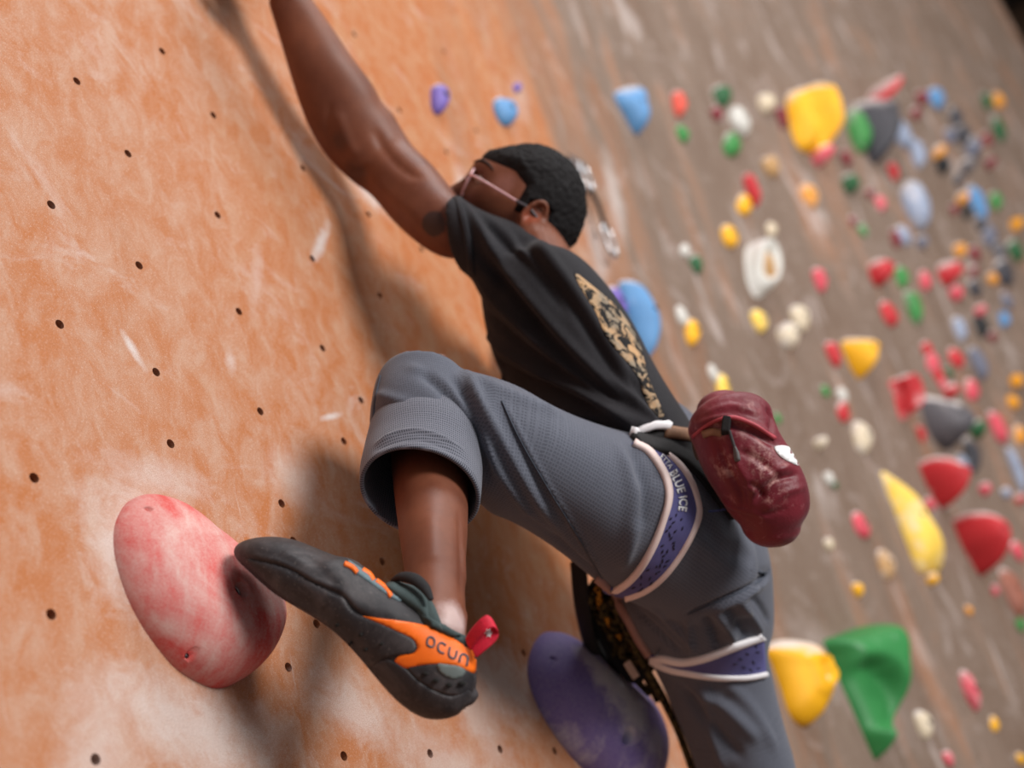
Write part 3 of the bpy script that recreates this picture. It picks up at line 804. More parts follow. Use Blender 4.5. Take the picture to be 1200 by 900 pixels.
# ------------------------------------------------------------------ the climber
CL = empty('person', W(820, 640, 1.85)); tag(CL, 'climber in black t-shirt and grey trousers reaching up, one foot high on the red hold', 'person')
t = NT('dark_brown_skin'); o_ = t.co.outputs['Object']
c = t.mix(t.rng(t.noise(o_, 14, 5, .6), .3, .7), srgb(98, 54, 38), srgb(126, 74, 52))
geo = t.n('ShaderNodeNewGeometry')
def spot(c, pt, rad, colr, s, ns=40, soft=.4, wob=.8):
    d = t.n('ShaderNodeVectorMath', operation='DISTANCE'); t.L(geo.outputs['Position'], d.inputs[0]); d.inputs[1].default_value = pt
    k = t.math('ADD', d.outputs['Value'], t.math('MULTIPLY', t.math('SUBTRACT', t.noise(geo.outputs['Position'], ns, 6, .7), .5), rad * wob))
    return t.mix(t.rng(k, rad, rad * soft, 0, s), c, colr)
SKIN_T, SKIN_C = t, c

# skin: one continuous body
arm = loft([(610,372,626,315,1.93,.03),(568,325,586,280,1.91,.03),(546,306,556,246,1.91,.038),(518,301,536,230,1.915,.044),(494,288,526,219,1.93,.045),(465,263,505,192,1.98,.043),(436,230,483,170,2.02,.043),(412,212,470,150,2.03,.044),(386,187,460,133,2.03,.045),(365,155,448,120,2.02,.042),(350,118,436,98,2.01,.038),(338,80,412,66,2.0,.034),(326,40,385,26,2.0,.029),(316,8,362,-6,2.0,.026)], 5, 36)
# hand closing over the hold above the frame
wr = (W(316, 8, 2.0) + W(362, -6, 2.0)) / 2; fd = (wr - (W(338, 80, 2.0) + W(412, 66, 2.0)) / 2).normalized(); NW = Vector((0, -1, 0)); sd = fd.cross(NW).normalized()
hand = [tube([wr - fd * .02, wr + fd * .03, wr + fd * .09 + NW * .006], [.026, .035, .038], 4, 20, flat=.5)]
for k in range(4):
    b = wr + fd * .08 + sd * (k - 1.5) * .0205 + NW * .006; Lk = (.042, .048, .045, .034)[k]
    hand.append(tube([b - fd * .02, b + fd * Lk * .5 + NW * .006, b + fd * Lk + NW * .001, b + fd * (Lk + .02) - NW * .018, b + fd * (Lk + .016) - NW * .036], [.0095, .0092, .0088, .0083, .0075], 3, 12))
b = wr + fd * .02 - sd * .028
hand.append(tube([b, b + fd * .03 - sd * .022, b + fd * .055 - sd * .03 - NW * .012, b + fd * .075 - sd * .028 - NW * .026], [.014, .012, .0105, .009], 3, 12))
shin = loft([(468,470,560,470,1.68,.052),(458,510,552,512,1.64,.047),(458,540,549,545,1.585,.045),(462,580,549,582,1.53,.047),(467,620,548,622,1.47,.044),(472,655,546,658,1.42,.039),(475,690,545,695,1.375,.034),(474,715,546,728,1.345,.034),(470,735,545,755,1.325,.036),(462,752,532,785,1.32,.032),(438,738,480,775,1.325,.025),(410,715,440,745,1.33,.02)], 5, 36)
# trunk, other arm and legs under the clothes
trunk = loft([(740,560,850,600,1.88,.12),(690,520,800,520,1.88,.12),(620,440,740,430,1.92,.13),(590,370,700,360,1.96,.14),(585,320,668,310,1.99,.13),(600,292,652,290,2.02,.06)], 3, 28)
neck = loft([(600,340,668,325,1.99,.05),(598,305,655,298,1.98,.05),(600,265,650,260,1.97,.048)], 3, 24)
thigh = loft([(760,540,760,660,1.82,.07),(660,500,660,630,1.71,.07),(560,455,565,570,1.64,.06),(500,455,520,540,1.64,.05)], 3, 24)
rarm = loft([(605,320,650,350,2.06,.04),(590,370,635,390,2.14,.04),(600,410,635,440,2.20,.035),(600,385,630,410,2.24,.025)], 4, 24)
leg2 = loft([(765,700,890,700,1.92,.07),(800,820,900,815,1.93,.065),(850,980,925,970,1.93,.055),(905,1130,980,1125,1.82,.045),(970,1225,1025,1225,1.73,.03),(985,1262,1040,1270,1.69,.035),(960,1275,995,1310,1.68,.025)], 4, 24)

# head, built in its own axes: X to the climber's left, Y forward, Z up
HC = W(616, 251, 1.97)
fwd = c2w(Vector((-.88, -.45, .07))).normalized(); upv = c2w(Vector((.45, -.88, -.04))); upv = (upv - fwd * upv.dot(fwd)).normalized(); sid = fwd.cross(upv).normalized()
if (CAMP - HC).dot(sid) < 0: sid = -sid
HM = lambda x, y, z: HC + sid * x + fwd * y + upv * z
def gb(x, y, z, c, s): return math.exp(-(((x - c[0]) / s[0]) ** 2 + ((y - c[1]) / s[1]) ** 2 + ((z - c[2]) / s[2]) ** 2))
def head_pt(d):
    x, y, z = d
    X, Y, Z = x * .077, y * (.098 if y > 0 else .081), z * (.099 if z > 0 else .118)
    if z < 0: X *= 1 - .22 * min(1, -z); Y *= 1 - .10 * min(1, -z) if y > 0 else 1 - .35 * min(1, -z)
    for s in (-1, 1):
        Y -= .010 * gb(X, Y, Z, (s * .031, .088, .012), (.016, .03, .012))
        Y += .006 * gb(X, Y, Z, (s * .028, .09, .032), (.024, .03, .009))
        X += s * .003 * gb(X, Y, Z, (s * .055, .07, -.012), (.02, .03, .02))
    Y += .013 * gb(X, Y, Z, (0, .08, .042), (.045, .05, .026))
    Y += .026 * gb(X, Y, Z, (0, .09, -.018), (.014, .04, .014)) + .014 * gb(X, Y, Z, (0, .09, .004), (.010, .04, .02))
    Y += .007 * gb(X, Y, Z, (0, .085, -.052), (.022, .04, .013)) - .004 * gb(X, Y, Z, (0, .085, -.053), (.03, .04, .003)) + .008 * gb(X, Y, Z, (0, .07, -.09), (.02, .05, .014))
    return X, Y, Z
def head_grid(fn, nu=96, nv=72):
    vs, fs, P = [], [], []
    for i in range(nv + 1):
        for j in range(nu):
            th = math.pi * i / nv; ph = 2 * math.pi * j / nu
            d = (math.sin(th) * math.cos(ph), math.sin(th) * math.sin(ph), math.cos(th)); P.append(d)
            vs.append(fn(d))
    for i in range(nv):
        for j in range(nu):
            k = (j + 1) % nu; fs.append((i * nu + j, (i + 1) * nu + j, (i + 1) * nu + k, i * nu + k))
    return vs, fs, P
vs, fs, P = head_grid(lambda d: HM(*head_pt(d)))
headm = pymesh(vs, fs); bm = bmesh.new(); bm.from_mesh(headm); bmesh.ops.remove_doubles(bm, verts=bm.verts, dist=1e-5); bmesh.ops.recalc_face_normals(bm, faces=bm.faces); bm.to_mesh(headm); bm.free()
ears = []
for s in (-1, 1):
    ec = (s * .077, -.020, -.010)
    rim = [(ec[0] + s * (.010 + .004 * math.cos(a)), ec[1] - .002 + .016 * math.cos(a + .3) * (1.0 if math.sin(a) > -.2 else .7), ec[2] + .030 * math.sin(a)) for a in [k * math.pi / 8 for k in range(-5, 12)]]
    ears.append(tube([HM(*q) for q in rim], .0042, 2, 8))
    ears.append(ellipsoid(HM(ec[0] + s * .0, ec[1], ec[2]), [sid * .009, fwd * .016, upv * .027], 16, 10))
    ears.append(ellipsoid(HM(ec[0] + s * .007, ec[1] + .006, ec[2] - .027), [sid * .006, fwd * .009, upv * .009], 12, 8))
body = remesh(joinm([arm, shin, trunk, neck, thigh, rarm, leg2, headm] + hand + ears), .0036, 4, .5)
sculpt(body, [([(437,150),(452,178),(470,197),(492,210)], .009, -.0035), ([(395,130),(405,160),(418,185)], .009, .003), ([(404,196),(418,202),(432,196)], .006, -.003), ([(440,215),(470,240),(500,262)], .014, .003), ([(388,120),(383,150),(392,175)], .005, -.002),
              ([(538,600),(540,660),(540,700)], .004, -.002), ([(543,640),(545,690),(546,735)], .004, .002), ([(505,600),(508,660)], .012, .002)], zg=1.9)
BBV = bvh_of(body)
c = SKIN_C
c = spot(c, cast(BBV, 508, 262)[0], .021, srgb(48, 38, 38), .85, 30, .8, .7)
c = spot(c, cast(BBV, 417, 205)[0], .030, srgb(66, 44, 40), .65)
c = spot(c, cast(BBV, 398, 165)[0], .018, srgb(78, 54, 48), .5)
c = spot(c, cast(BBV, 533, 725)[0], .028, srgb(205, 180, 176), .75, 60, .3)
c = spot(c, cast(BBV, 590, 215)[0], .022, srgb(176, 122, 112), .3)
c = spot(c, HM(.088, -.02, -.01), .02, srgb(170, 84, 60), .45)
c = spot(c, HM(-.088, -.02, -.01), .02, srgb(170, 84, 60), .45)
fn_ = t.noise(o_, 700, 3, .7); t.bump(fn_, .25, .0006)
t.b.inputs['Subsurface Weight'].default_value = .08; t.b.inputs['Subsurface Radius'].default_value = (.01, .004, .002)
skin_m = t.fin(c, .5, .35)
fin_mesh(body, 'body', skin_m, CL)

# hair: short tight curls
def hair_mask(d):
    X, Y, Z = head_pt(d)
    front = min(Z - .042 + max(0, .035 - Y) * .5, .05)
    side = min((.012 - Y) * 1.2, Z + .012)                     # sideburn in front of the ear
    back = min((-.022 - Y) * 2, Z + .085)
    return max(front, side, back)
def hair_pt(d):
    X, Y, Z = head_pt(d); m = hair_mask(d); k = min(1, max(0, m / .016))
    q = Vector(d); nz = mnoise.noise(Vector((X * 160, Y * 160, Z * 160))) * .0022 + mnoise.noise(Vector((X * 40, Y * 40, Z * 40))) * .002
    e = (-.004 + .0125 * k ** .7 + nz * k) * (1.0 if Y < 0.05 else .85)
    # leave the ear free
    if abs(X) > .05 and Z < .016 and -.040 < Y < -.006: e = -.004
    return HM(X + q.x * e, Y + q.y * e, Z + q.z * e)
vs, fs, P = head_grid(hair_pt, 220, 150)
bm = bmesh.new(); bm.from_mesh(pymesh(vs, fs)); bmesh.ops.remove_doubles(bm, verts=bm.verts, dist=1e-5); bm.verts.ensure_lookup_table()
hm_ = bpy.data.meshes.new('h'); bmesh.ops.recalc_face_normals(bm, faces=bm.faces); bm.to_mesh(hm_); bm.free()
hair = fin_mesh(hm_, 'hair', mat('black_curly_hair', srgb(19, 16, 17), .85, .4, 300, .8, 260, spec=.25), CL); tag(hair, 'very short black curly hair')
for s in (-1, 1):
    e = fin_mesh(ellipsoid(HM(s * .031, .0775, .012), [sid * .0115, fwd * .0115, upv * .0115], 20, 14), 'eye', mat('eye_white', srgb(150, 128, 116), .2, .05, 30, 0, spec=.6), CL)
    fin_mesh(ellipsoid(HM(s * .031, .0878, .0125), [sid * .005, fwd * .002, upv * .005], 14, 8), 'iris', mat('dark_brown_iris', (.02, .01, .006), .15, 0, 30, 0, spec=.8), e)
    brow = [HM(*[q * 1.006 for q in head_pt(Vector(d_).normalized())]) for d_ in [(s * .14, .94, .36), (s * .34, .88, .42), (s * .54, .76, .40), (s * .68, .64, .33)]]
    fin_mesh(tube(brow, [.0014, .0024, .002, .001], 4, 10), 'eyebrow', mat('black_brow', srgb(30, 22, 20), .9, .3, 300, .3), CL)
# glasses
GL = empty('eyeglasses', HM(0, .12, -.01)); tag(GL, 'thin pink-clear framed eyeglasses on the climber’s face', 'glasses')
fr_m = mat('pale_pink_acetate', srgb(226, 178, 182), .3, .05, 30, 0, spec=.6)
gm_ = NT('thin_lens_glass'); gm_.b.inputs['Transmission Weight'].default_value = 1; gm_.b.inputs['IOR'].default_value = 1.05; lens_m = gm_.fin((.97, .93, .93), .02, .5)
for s in (-1, 1):
    cc = (s * .034, .101, .001)
    fin_mesh(tube([HM(cc[0] + .026 * math.cos(a), cc[1] - abs(cc[0] + .026 * math.cos(a)) * .12, cc[2] + .022 * math.sin(a)) for a in [k * math.pi / 10 for k in range(20)]], .0016, 2, 8, True), 'rim', fr_m, GL)
    fin_mesh(ellipsoid(HM(cc[0], cc[1] - .004, cc[2]), [sid * .0252 - fwd * .003 * s, fwd * .0008, upv * .0212], 28, 10), 'lens', lens_m, GL)
    fin_mesh(tube([HM(s * .060, .095, .010), HM(s * .074, .082, .010), HM(s * .084, .045, .007), HM(s * .086, .010, .004)], .0022, 4, 8, flat=.7), 'temple_arm', fr_m, GL)
    fin_mesh(tube([HM(s * .086, .010, .004), HM(s * .087, -.014, .002), HM(s * .084, -.036, -.010)], .0024, 4, 8), 'temple_tip', mat('dark_grey_acetate', srgb(74, 66, 70), .4, .1, 30, 0), GL)
fin_mesh(tube([HM(-.009, .104, .006), HM(0, .109, .010), HM(.009, .104, .006)], .0018, 4, 8), 'bridge', fr_m, GL)

# ---------------------------------------------------------------- t-shirt
sh_tor = loft([(700,560,830,540,1.84,.14),(660,520,808,500,1.84,.14),(622,482,784,474,1.865,.145),(593,440,766,446,1.89,.15),(573,398,745,400,1.92,.155),(564,352,716,354,1.94,.155),(566,324,688,322,1.95,.14),(594,308,664,306,1.955,.07)], 5, 40)
sh_slv = loft([(548,322,534,226,1.905,.058),(554,328,550,238,1.90,.062),(560,342,572,250,1.90,.065),(578,368,604,262,1.90,.072),(600,390,640,284,1.90,.078),(620,400,666,315,1.90,.072)], 5, 40, cap=(True, True), dome=False, power=2.2)
sh_col = loft([(600,335,672,328,1.97,.06),(604,306,664,300,1.97,.05)], 3, 28)
sh_far = loft([(600,320,660,350,2.06,.07),(580,365,640,395,2.13,.06)], 3, 24)
shirt = remesh(joinm([sh_tor, sh_slv, sh_col, sh_far]), .0045, 10, .5)
A_ = .011
sculpt(shirt, [
 ([(548,250),(575,290),(610,335),(650,385),(690,430),(728,470)], .008, A_), ([(560,246),(592,285),(630,325),(668,372)], .008, -A_ * .8),
 ([(556,290),(585,330),(622,372),(665,418),(715,462),(758,492)], .009, -A_), ([(560,330),(590,362),(628,398),(672,436),(720,474),(765,500)], .008, A_),
 ([(566,362),(600,396),(640,426),(690,456),(742,490)], .008, -A_), ([(568,392),(606,420),(650,446),(700,472),(748,498)], .007, A_),
 ([(574,420),(615,444),(660,462),(705,484)], .007, -A_), ([(578,440),(620,460),(662,478),(700,492)], .006, A_ * .8), ([(640,440),(680,462),(720,486)], .006, -.005),
 ([(620,272),(650,310),(682,355),(715,408),(742,452)], .010, A_ * .7), ([(600,266),(634,312),(672,360),(705,412),(740,462)], .008, -A_ * .7),
 ([(545,240),(552,270),(556,310)], .003, -.0018), ([(536,236),(546,272),(550,312)], .004, .0012), ([(538,232),(560,262),(580,300)], .006, .004),
 ([(574,300),(600,345),(640,395)], .007, -.005), ([(690,340),(725,392),(745,440)], .006, .003), ([(735,440),(760,470),(782,496)], .006, -.005), ([(715,440),(745,468),(772,494)], .005, .004),
 ([(668,450),(712,480),(745,502)], .005, .006), ([(630,400),(676,436),(726,470)], .005, -.005)], zg=1.9)
SBV = bvh_of(shirt)
t = NT('washed_black_jersey'); o_ = t.co.outputs['Object']
c = t.mix(t.rng(t.noise(o_, 9, 4), .3, .7), srgb(25, 23, 26), srgb(33, 31, 35)); c = t.mix(t.rng(t.noise(o_, 700, 2, .7), .5, .8, 0, .35), c, srgb(80, 78, 84))
t.bump(t.noise(o_, 900, 2, .6), .3, .0006); t.b.inputs['Sheen Weight'].default_value = .06; shirt_m = t.fin(c, .85, .25)
sho = fin_mesh(shirt, 't_shirt', shirt_m, CL); tag(sho, 'washed black short-sleeved t-shirt')
fin_mesh(strip([(532,228),(539,255),(545,285),(549,318)], [(540,232),(547,258),(553,288),(557,322)], SBV, n=30, k=3, off=.0016, depth=.002, zg=1.88), 'sleeve_hem', shirt_m, sho)
t = NT('tan_camouflage_print'); o_ = t.co.outputs['Object']; k = t.noise(o_, 48, 4, .6, 1.2); k2 = t.noise(o_, 24, 5, .6, .5)
c = t.mix(t.rng(k2, .4, .6), srgb(186, 148, 108), srgb(140, 126, 108)); c = t.mix(t.rng(k, .48, .53), c, srgb(28, 26, 26)); print_m = t.fin(c, .8, .2)
pr = drape([(673,320),(697,338),(722,360),(740,385),(752,412),(758,438),(769,466),(778,486),(770,488),(757,470),(749,446),(737,427),(722,410),(708,390),(698,366),(683,342)], SBV, .0012, .001, 4)
pr = fin_mesh(pr, 'back_print', print_m, sho); tag(pr, 'tan and black camouflage-like print on the back of the t-shirt')

# ---------------------------------------------------------------- trousers
tr_near = loft([(842,585,800,735,1.80,.10),(806,540,762,716,1.765,.105),(772,512,722,697,1.735,.105),(726,504,694,676,1.71,.102),(680,490,665,652,1.69,.100),(638,472,634,630,1.67,.096),(598,450,602,612,1.65,.092),(560,437,574,600,1.635,.088),(522,430,545,570,1.63,.08),(488,428,512,520,1.635,.066)], 5, 44)
tr_knee = loft([(452,434,540,440,1.66,.060),(440,450,556,470,1.645,.064),(434,478,560,505,1.61,.066),(433,502,556,528,1.585,.056)], 5, 44, dome=False, power=2.1)
tr_pelv = loft([(735,505,822,500,1.86,.13),(730,540,850,540,1.87,.145),(728,590,880,590,1.88,.155),(728,640,899,645,1.89,.160),(718,690,904,692,1.90,.150),(728,722,905,727,1.91,.125),(748,752,899,758,1.92,.105),(770,790,905,795,1.93,.095),(792,840,917,845,1.93,.09),(812,890,932,900,1.93,.085),(835,970,940,975,1.93,.08),(875,1080,970,1080,1.86,.068),(915,1180,1000,1180,1.78,.06)], 5, 44)
trous = remesh(joinm([tr_near, tr_knee, tr_pelv]), .0045, 12, .5)
B_ = .005
sculpt(trous, [
 ([(490,432),(520,455),(545,490),(556,530)], .009, -0.0116), ([(478,428),(512,444),(540,470),(560,500)], .008, 0.0058), ([(545,432),(562,470),(590,520),(622,575),(655,620)], .007, 0.0087),
 ([(530,440),(552,480),(566,530),(572,570)], .007, -0.0101), ([(560,500),(580,545),(612,590),(650,630)], .006, 0.0080), ([(590,470),(615,520),(645,575),(680,630),(712,680)], .0035, 0.0043), ([(583,470),(608,520),(638,575),(672,630),(704,680)], .008, -0.0036),
 ([(552,440),(600,462),(660,486)], .012, 0.0058), ([(740,520),(752,570),(748,620)], .010, -0.0072), ([(724,518),(740,570),(738,625),(722,665)], .010, 0.0058), ([(748,560),(745,620),(728,670)], .007, 0.0058),
 ([(620,600),(660,640),(700,676)], .008, -0.0072), ([(440,462),(470,470),(520,492)], .006, 0.0036), ([(436,480),(475,484),(520,510)], .005, -0.0029),
 ([(905,668),(880,688),(840,706),(806,720)], .0045, -0.0101), ([(900,680),(870,700),(835,716)], .007, 0.0058), ([(806,724),(808,745),(812,768)], .004, 0.0051),
 ([(826,722),(838,742),(842,760)], .006, -0.0087), ([(838,716),(852,735),(860,752)], .006, 0.0087), ([(852,712),(866,730),(876,748)], .006, -0.0072), ([(866,704),(880,722),(892,742)], .006, 0.0087), ([(880,698),(892,712),(902,730)], .005, -0.0058),
 ([(745,715),(772,740),(800,768)], .007, -0.0058), ([(765,712),(790,735),(815,760)], .006, 0.0043), ([(810,802),(850,830),(890,870)], .010, 0.0087), ([(800,806),(830,845),(870,890)], .010, -0.0087), ([(850,800),(880,830),(910,880)], .010, 0.0058), ([(826,800),(832,850),(850,905)], .007, 0.0058),
 ([(770,560),(800,620),(860,650)], .02, 0.0058), ([(820,600),(842,640),(885,655)], .012, -0.0043)], zg=1.75)
TBV = bvh_of(trous)
# fabric coordinates run around and along the leg
def leg_uv(me, rings, parts):
    uvl = me.uv_layers.new(name='UVMap'); n = len(me.vertices); co = np.empty(n * 3); me.vertices.foreach_get('co', co); co = co.reshape(-1, 3)
    best = np.full(n, 1e9); UVv = np.zeros((n, 2)); off = 0
    for R in parts:
        rows = cr(rows_px(R), 8); s = 0
        for i in range(len(rows) - 1):
            c0, c1 = rows[i][:3], rows[i + 1][:3]; L = np.linalg.norm(c1 - c0); tt = np.clip(((co - c0) @ (c1 - c0)) / (L * L), 0, 1)
            pt = c0 + tt[:, None] * (c1 - c0); d = co - pt; dist = np.linalg.norm(d, axis=1)
            a = rows[i][3:6]; a = a / np.linalg.norm(a); b = rows[i][6:9]; b = b / np.linalg.norm(b)
            if np.dot(np.array(CAMP) - c0, b) < 0: b = -b
            th = np.arctan2(d @ a, d @ b)
            m = dist < best; best[m] = dist[m]; UVv[m, 0] = th[m] * .085; UVv[m, 1] = off + s + tt[m] * L; s += L
        off += 1
    li = np.empty(len(me.loops), int); me.loops.foreach_get('vertex_index', li); uv = UVv[li]
    uvl.data.foreach_set('uv', uv.ravel())
KR = [(452,434,540,440,1.66,.060),(434,478,560,505,1.61,.066),(431,505,557,535,1.575,.064),(430,548,555,590,1.50,.058)]
NR = [(842,585,800,735,1.80,.10),(772,512,722,697,1.735,.105),(680,490,665,652,1.69,.100),(598,450,602,612,1.65,.092),(545,437,560,600,1.635,.088)]
PR = [(760,600,890,590,1.88,.155),(736,680,904,690,1.90,.150),(762,748,899,756,1.92,.105),(792,840,917,845,1.93,.09),(812,890,932,900,1.93,.085),(878,1180,965,1185,1.93,.06)]
leg_uv(trous, None, [KR, NR, PR])
def waffle(name, base, lite, dark, contrast):
    t = NT(name); uv = t.co.outputs['UV']; o_ = t.co.outputs['Object']
    sp = t.n('ShaderNodeSeparateXYZ'); t.L(uv, sp.inputs[0])
    k = 2 * math.pi / .0040
    a = t.math('SINE', t.math('MULTIPLY', sp.outputs[0], k)); b = t.math('SINE', t.math('MULTIPLY', sp.outputs[1], k))
    g = t.rng(t.math('MAXIMUM', a, b), -.2, 1.0)
    c = t.mix(t.rng(t.noise(o_, 7, 4), .3, .7), base, tuple(q * 1.12 for q in base)); c = t.mix(t.rng(t.noise(o_, 500, 3, .7), .4, .7, 0, .5), c, dark)
    c2 = t.mix(g, dark, lite); c = t.mix(contrast, c, c2); t.bump(g, .35, .0005)
    t.b.inputs['Sheen Weight'].default_value = .15
    return t.fin(c, .85, .2)
tr_m = waffle('slate_grey_waffle_cloth', srgb(86, 89, 100), srgb(112, 115, 127), srgb(56, 57, 66), .26)
tro = fin_mesh(trous, 'trousers', tr_m, CL); tag(tro, 'slate grey waffle-weave trousers rolled up to the knee')
# rolled cuff: an open tube with thickness
cuff = ringmesh(cr(rows_px([(452,474,545,486,1.635,.048),(440,492,557,510,1.61,.056),(436,506,559,530,1.585,.060),(431,526,560,556,1.56,.061),(427,545,559,577,1.53,.060),(427,560,557,594,1.505,.057)]), 6), 56, (False, False), False, 2.0)
cuff = modbake(cuff, [('SOLIDIFY', dict(thickness=.005, offset=-1)), ('SUBSURF', dict(levels=1, render_levels=1))])
cuff = modbake(cuff, [])
sculpt(cuff, [([(440,520),(470,506),(505,508),(545,528)], .004, .004), ([(438,528),(470,516),(505,518),(548,540)], .004, -.0025), ([(436,545),(465,532),(505,535),(546,552)], .005, .005)], zg=1.55)
leg_uv(cuff, None, [KR])
cf = fin_mesh(cuff, 'rolled_cuff', waffle('rolled_waffle_cloth', srgb(88, 90, 101), srgb(138, 139, 150), srgb(42, 43, 50), .50), tro)
seam_m = mat('slate_seam_thread', srgb(70, 76, 88), .85, .1, 300, 0)
sm = joinm([band([(588,470),(612,520),(644,575),(678,630),(708,682)], 1.6, TBV, n=40, k=1, off=.0016), band([(446,440),(439,470),(437,500)], 1.6, TBV, n=20, k=1, off=.0012), band([(905,668),(880,688),(840,706),(806,720)], 1.5, TBV, n=24, k=1, off=.0012)])
fin_mesh(sm, 'seam', seam_m, tro)

# ---------------------------------------------------------------- climbing shoe
def comb(objs):
    vs, fs = [], []
    for o in objs:
        base = rootloc(o); k = len(vs); vs += [v.co + base for v in o.data.vertices]; fs += [tuple(i + k for i in p.vertices) for p in o.data.polygons]
    return BVHTree.FromPolygons(vs, fs)
SHR = [(281,646,284,640,1.392,.006),(286,655,293,634,1.388,.022),(294,664,307,630,1.382,.032),(305,674,324,629,1.376,.039),(320,688,344,633,1.368,.043),(338,702,364,641,1.36,.045),(357,714,388,650,1.352,.045),(375,725,410,655,1.344,.044),(392,737,430,671,1.336,.042),(408,752,450,687,1.33,.040),(424,770,472,700,1.324,.038),(440,790,492,712,1.318,.036),(456,809,512,727,1.313,.036),(474,826,532,744,1.308,.036),(494,838,549,757,1.304,.034),(516,842,557,775,1.302,.030),(534,838,558,795,1.301,.022),(545,828,556,808,1.30,.012)]
shoe_me = loft(SHR, 5, 48, power=2.3)
shoe_me = remesh(shoe_me, .0022, 5, .5)
sculpt(shoe_me, [([(290,654),(330,664),(368,684),(400,698),(416,716),(440,728)], .0022, -.0028), ([(288,650),(328,659),(366,678),(402,692)], .003, .0016),
                 ([(330,645),(352,660),(372,690)], .006, .0012), ([(345,642),(372,662),(395,690)], .005, -.001), ([(400,690),(425,712),(470,720)], .006, .0015)], zg=1.35)
FB = bvh_of(shoe_me)
rub = NT('chalk_scuffed_black_rubber'); o_ = rub.co.outputs['Object']
c = rub.mix(rub.rng(rub.noise(o_, 24, 6, .7, .6), .45, .75), srgb(38, 35, 38), srgb(80, 74, 75)); c = rub.mix(rub.rng(rub.noise(o_, 330, 4, .75), .60, .76, 0, .6), c, srgb(140, 128, 122))
rub.bump(rub.noise(o_, 300, 4, .7), .3, .0006); rubber_m = rub.fin(c, .58, .4)
SHOE = empty('climbing_shoe', W(430, 760, 1.35)); tag(SHOE, 'black climbing shoe with orange side band and red heel loop, toe on red hold', 'shoe')
grn_m = mat('dark_green_grey_fabric', srgb(58, 72, 72), .8, .15, 60, .35, 900, chalk=.12, cscale=60)
org_m = mat('bright_orange_synthetic', srgb(240, 108, 18), .45, .08, 40, .15, 900, chalk=.06, cscale=50)
blk_m = mat('black_knit_lining', srgb(30, 29, 31), .85, .2, 300, .4)
UP = fin_mesh(shoe_me, 'upper', rubber_m, SHOE)
def D(poly, m, name, off, puff=0, step=4, par=SHOE, sp=True, bv=FB, depth=.002, zg=1.33):
    return fin_mesh(drape(poly, bv, off, depth, step, sp, zg, puff), name, m, par)
D([(289,655),(312,660),(342,668),(368,684),(392,697),(404,702),(410,714),(424,722),(446,731),(470,742),(484,750),(488,760),(482,766),(468,768),(450,772),(438,780),(428,775),(418,764),(405,748),(390,734),(368,721),(345,707),(322,690),(303,672)], rubber_m, 'sole', .0010, .0012, 2.5)
D([(424,722),(440,724),(470,728),(500,734),(525,744),(546,756),(556,768),(557,784),(553,789),(535,781),(512,778),(490,780),(476,783),(463,775),(470,768),(484,766),(489,759),(484,749),(468,741),(446,731)], org_m, 'side_band', .0012, .0006)
D([(438,779),(452,773),(463,776),(476,784),(490,798),(512,811),(530,816),(548,808),(552,818),(544,831),(530,839),(512,842),(494,839),(474,827),(456,810),(444,794)], rubber_m, 'heel_rubber', .0012, .0008, 2.5)
hc = D([(477,783),(492,780),(513,778),(535,781),(555,790),(555,806),(545,814),(528,814),(510,809),(492,798)], rubber_m, 'heel_cup', .001, .0006, 2.5)
D([(513,778),(524,779),(537,781),(544,786),(540,793),(530,795),(520,791),(514,785)], mat('grey_rubber_disc', srgb(98, 106, 104), .6, .1, 60, .1), 'heel_disc', .0024, .0003, 3)
dots = joinm([drape([(x + 4 * math.cos(a) * .9, y + 2.2 * math.sin(a)) for a in [k * math.pi / 4 for k in range(8)]], FB, .0046, .001, 2, True, 1.31) for x, y in [(499,789),(511,797),(526,802),(540,800)]] +
             [drape([(x + 2 * math.cos(a), y + 1.7 * math.sin(a)) for a in [k * math.pi / 4 for k in range(8)]], FB, .0046, .001, 2, True, 1.33) for x, y in [(397,731),(424,743),(448,754),(430,760),(413,752)]])
fin_mesh(dots, 'vent_holes', hm, SHOE)['kind'] = 'stuff'
# letters on the band
def lm(ox, oy, ex, ey, w_, hgt):
    return lambda x, y: (ox + ex[0] * x * w_ + ey[0] * y * hgt, oy + ex[1] * x * w_ + ey[1] * y * hgt)
txt_m = mat('dark_slate_print', srgb(62, 66, 74), .5, .1, 30, 0)
def bold_word(strokes, name, m, par, bv, wpx, off, zg):
    ms = [strip(*offset_path(cr([np.array(p, float) for p in s], 4), wpx), bv, n=max(6, 3 * len(s)), k=1, off=off, depth=.001, zg=zg) for s in strokes]
    return fin_mesh(joinm(ms), name, m, par)
ex = np.array([.885, .465]); ey = np.array([.20, -.98])
def letter(i, pts): o0 = np.array([499.5, 757.]) + ex * i * 14.2; return [tuple(o0 + ex * p[0] + ey * p[1]) for p in pts]
bold_word([letter(0, [(1,1),(0,4),(0,8),(2,11),(7,11),(9,8),(9,4),(7,1),(1,1)]), letter(1, [(9,1.5),(6,.5),(2,1),(0,4),(0,8),(3,11),(9,10.5)]),
           letter(2, [(0,11),(0,4),(2,.8),(7,.8),(9,4),(9,11)]), letter(3, [(0,0),(0,8),(2,11),(7,11),(9,8),(9,0)])], 'brand_lettering', txt_m, SHOE, FB, 2.3, .0024, 1.31)
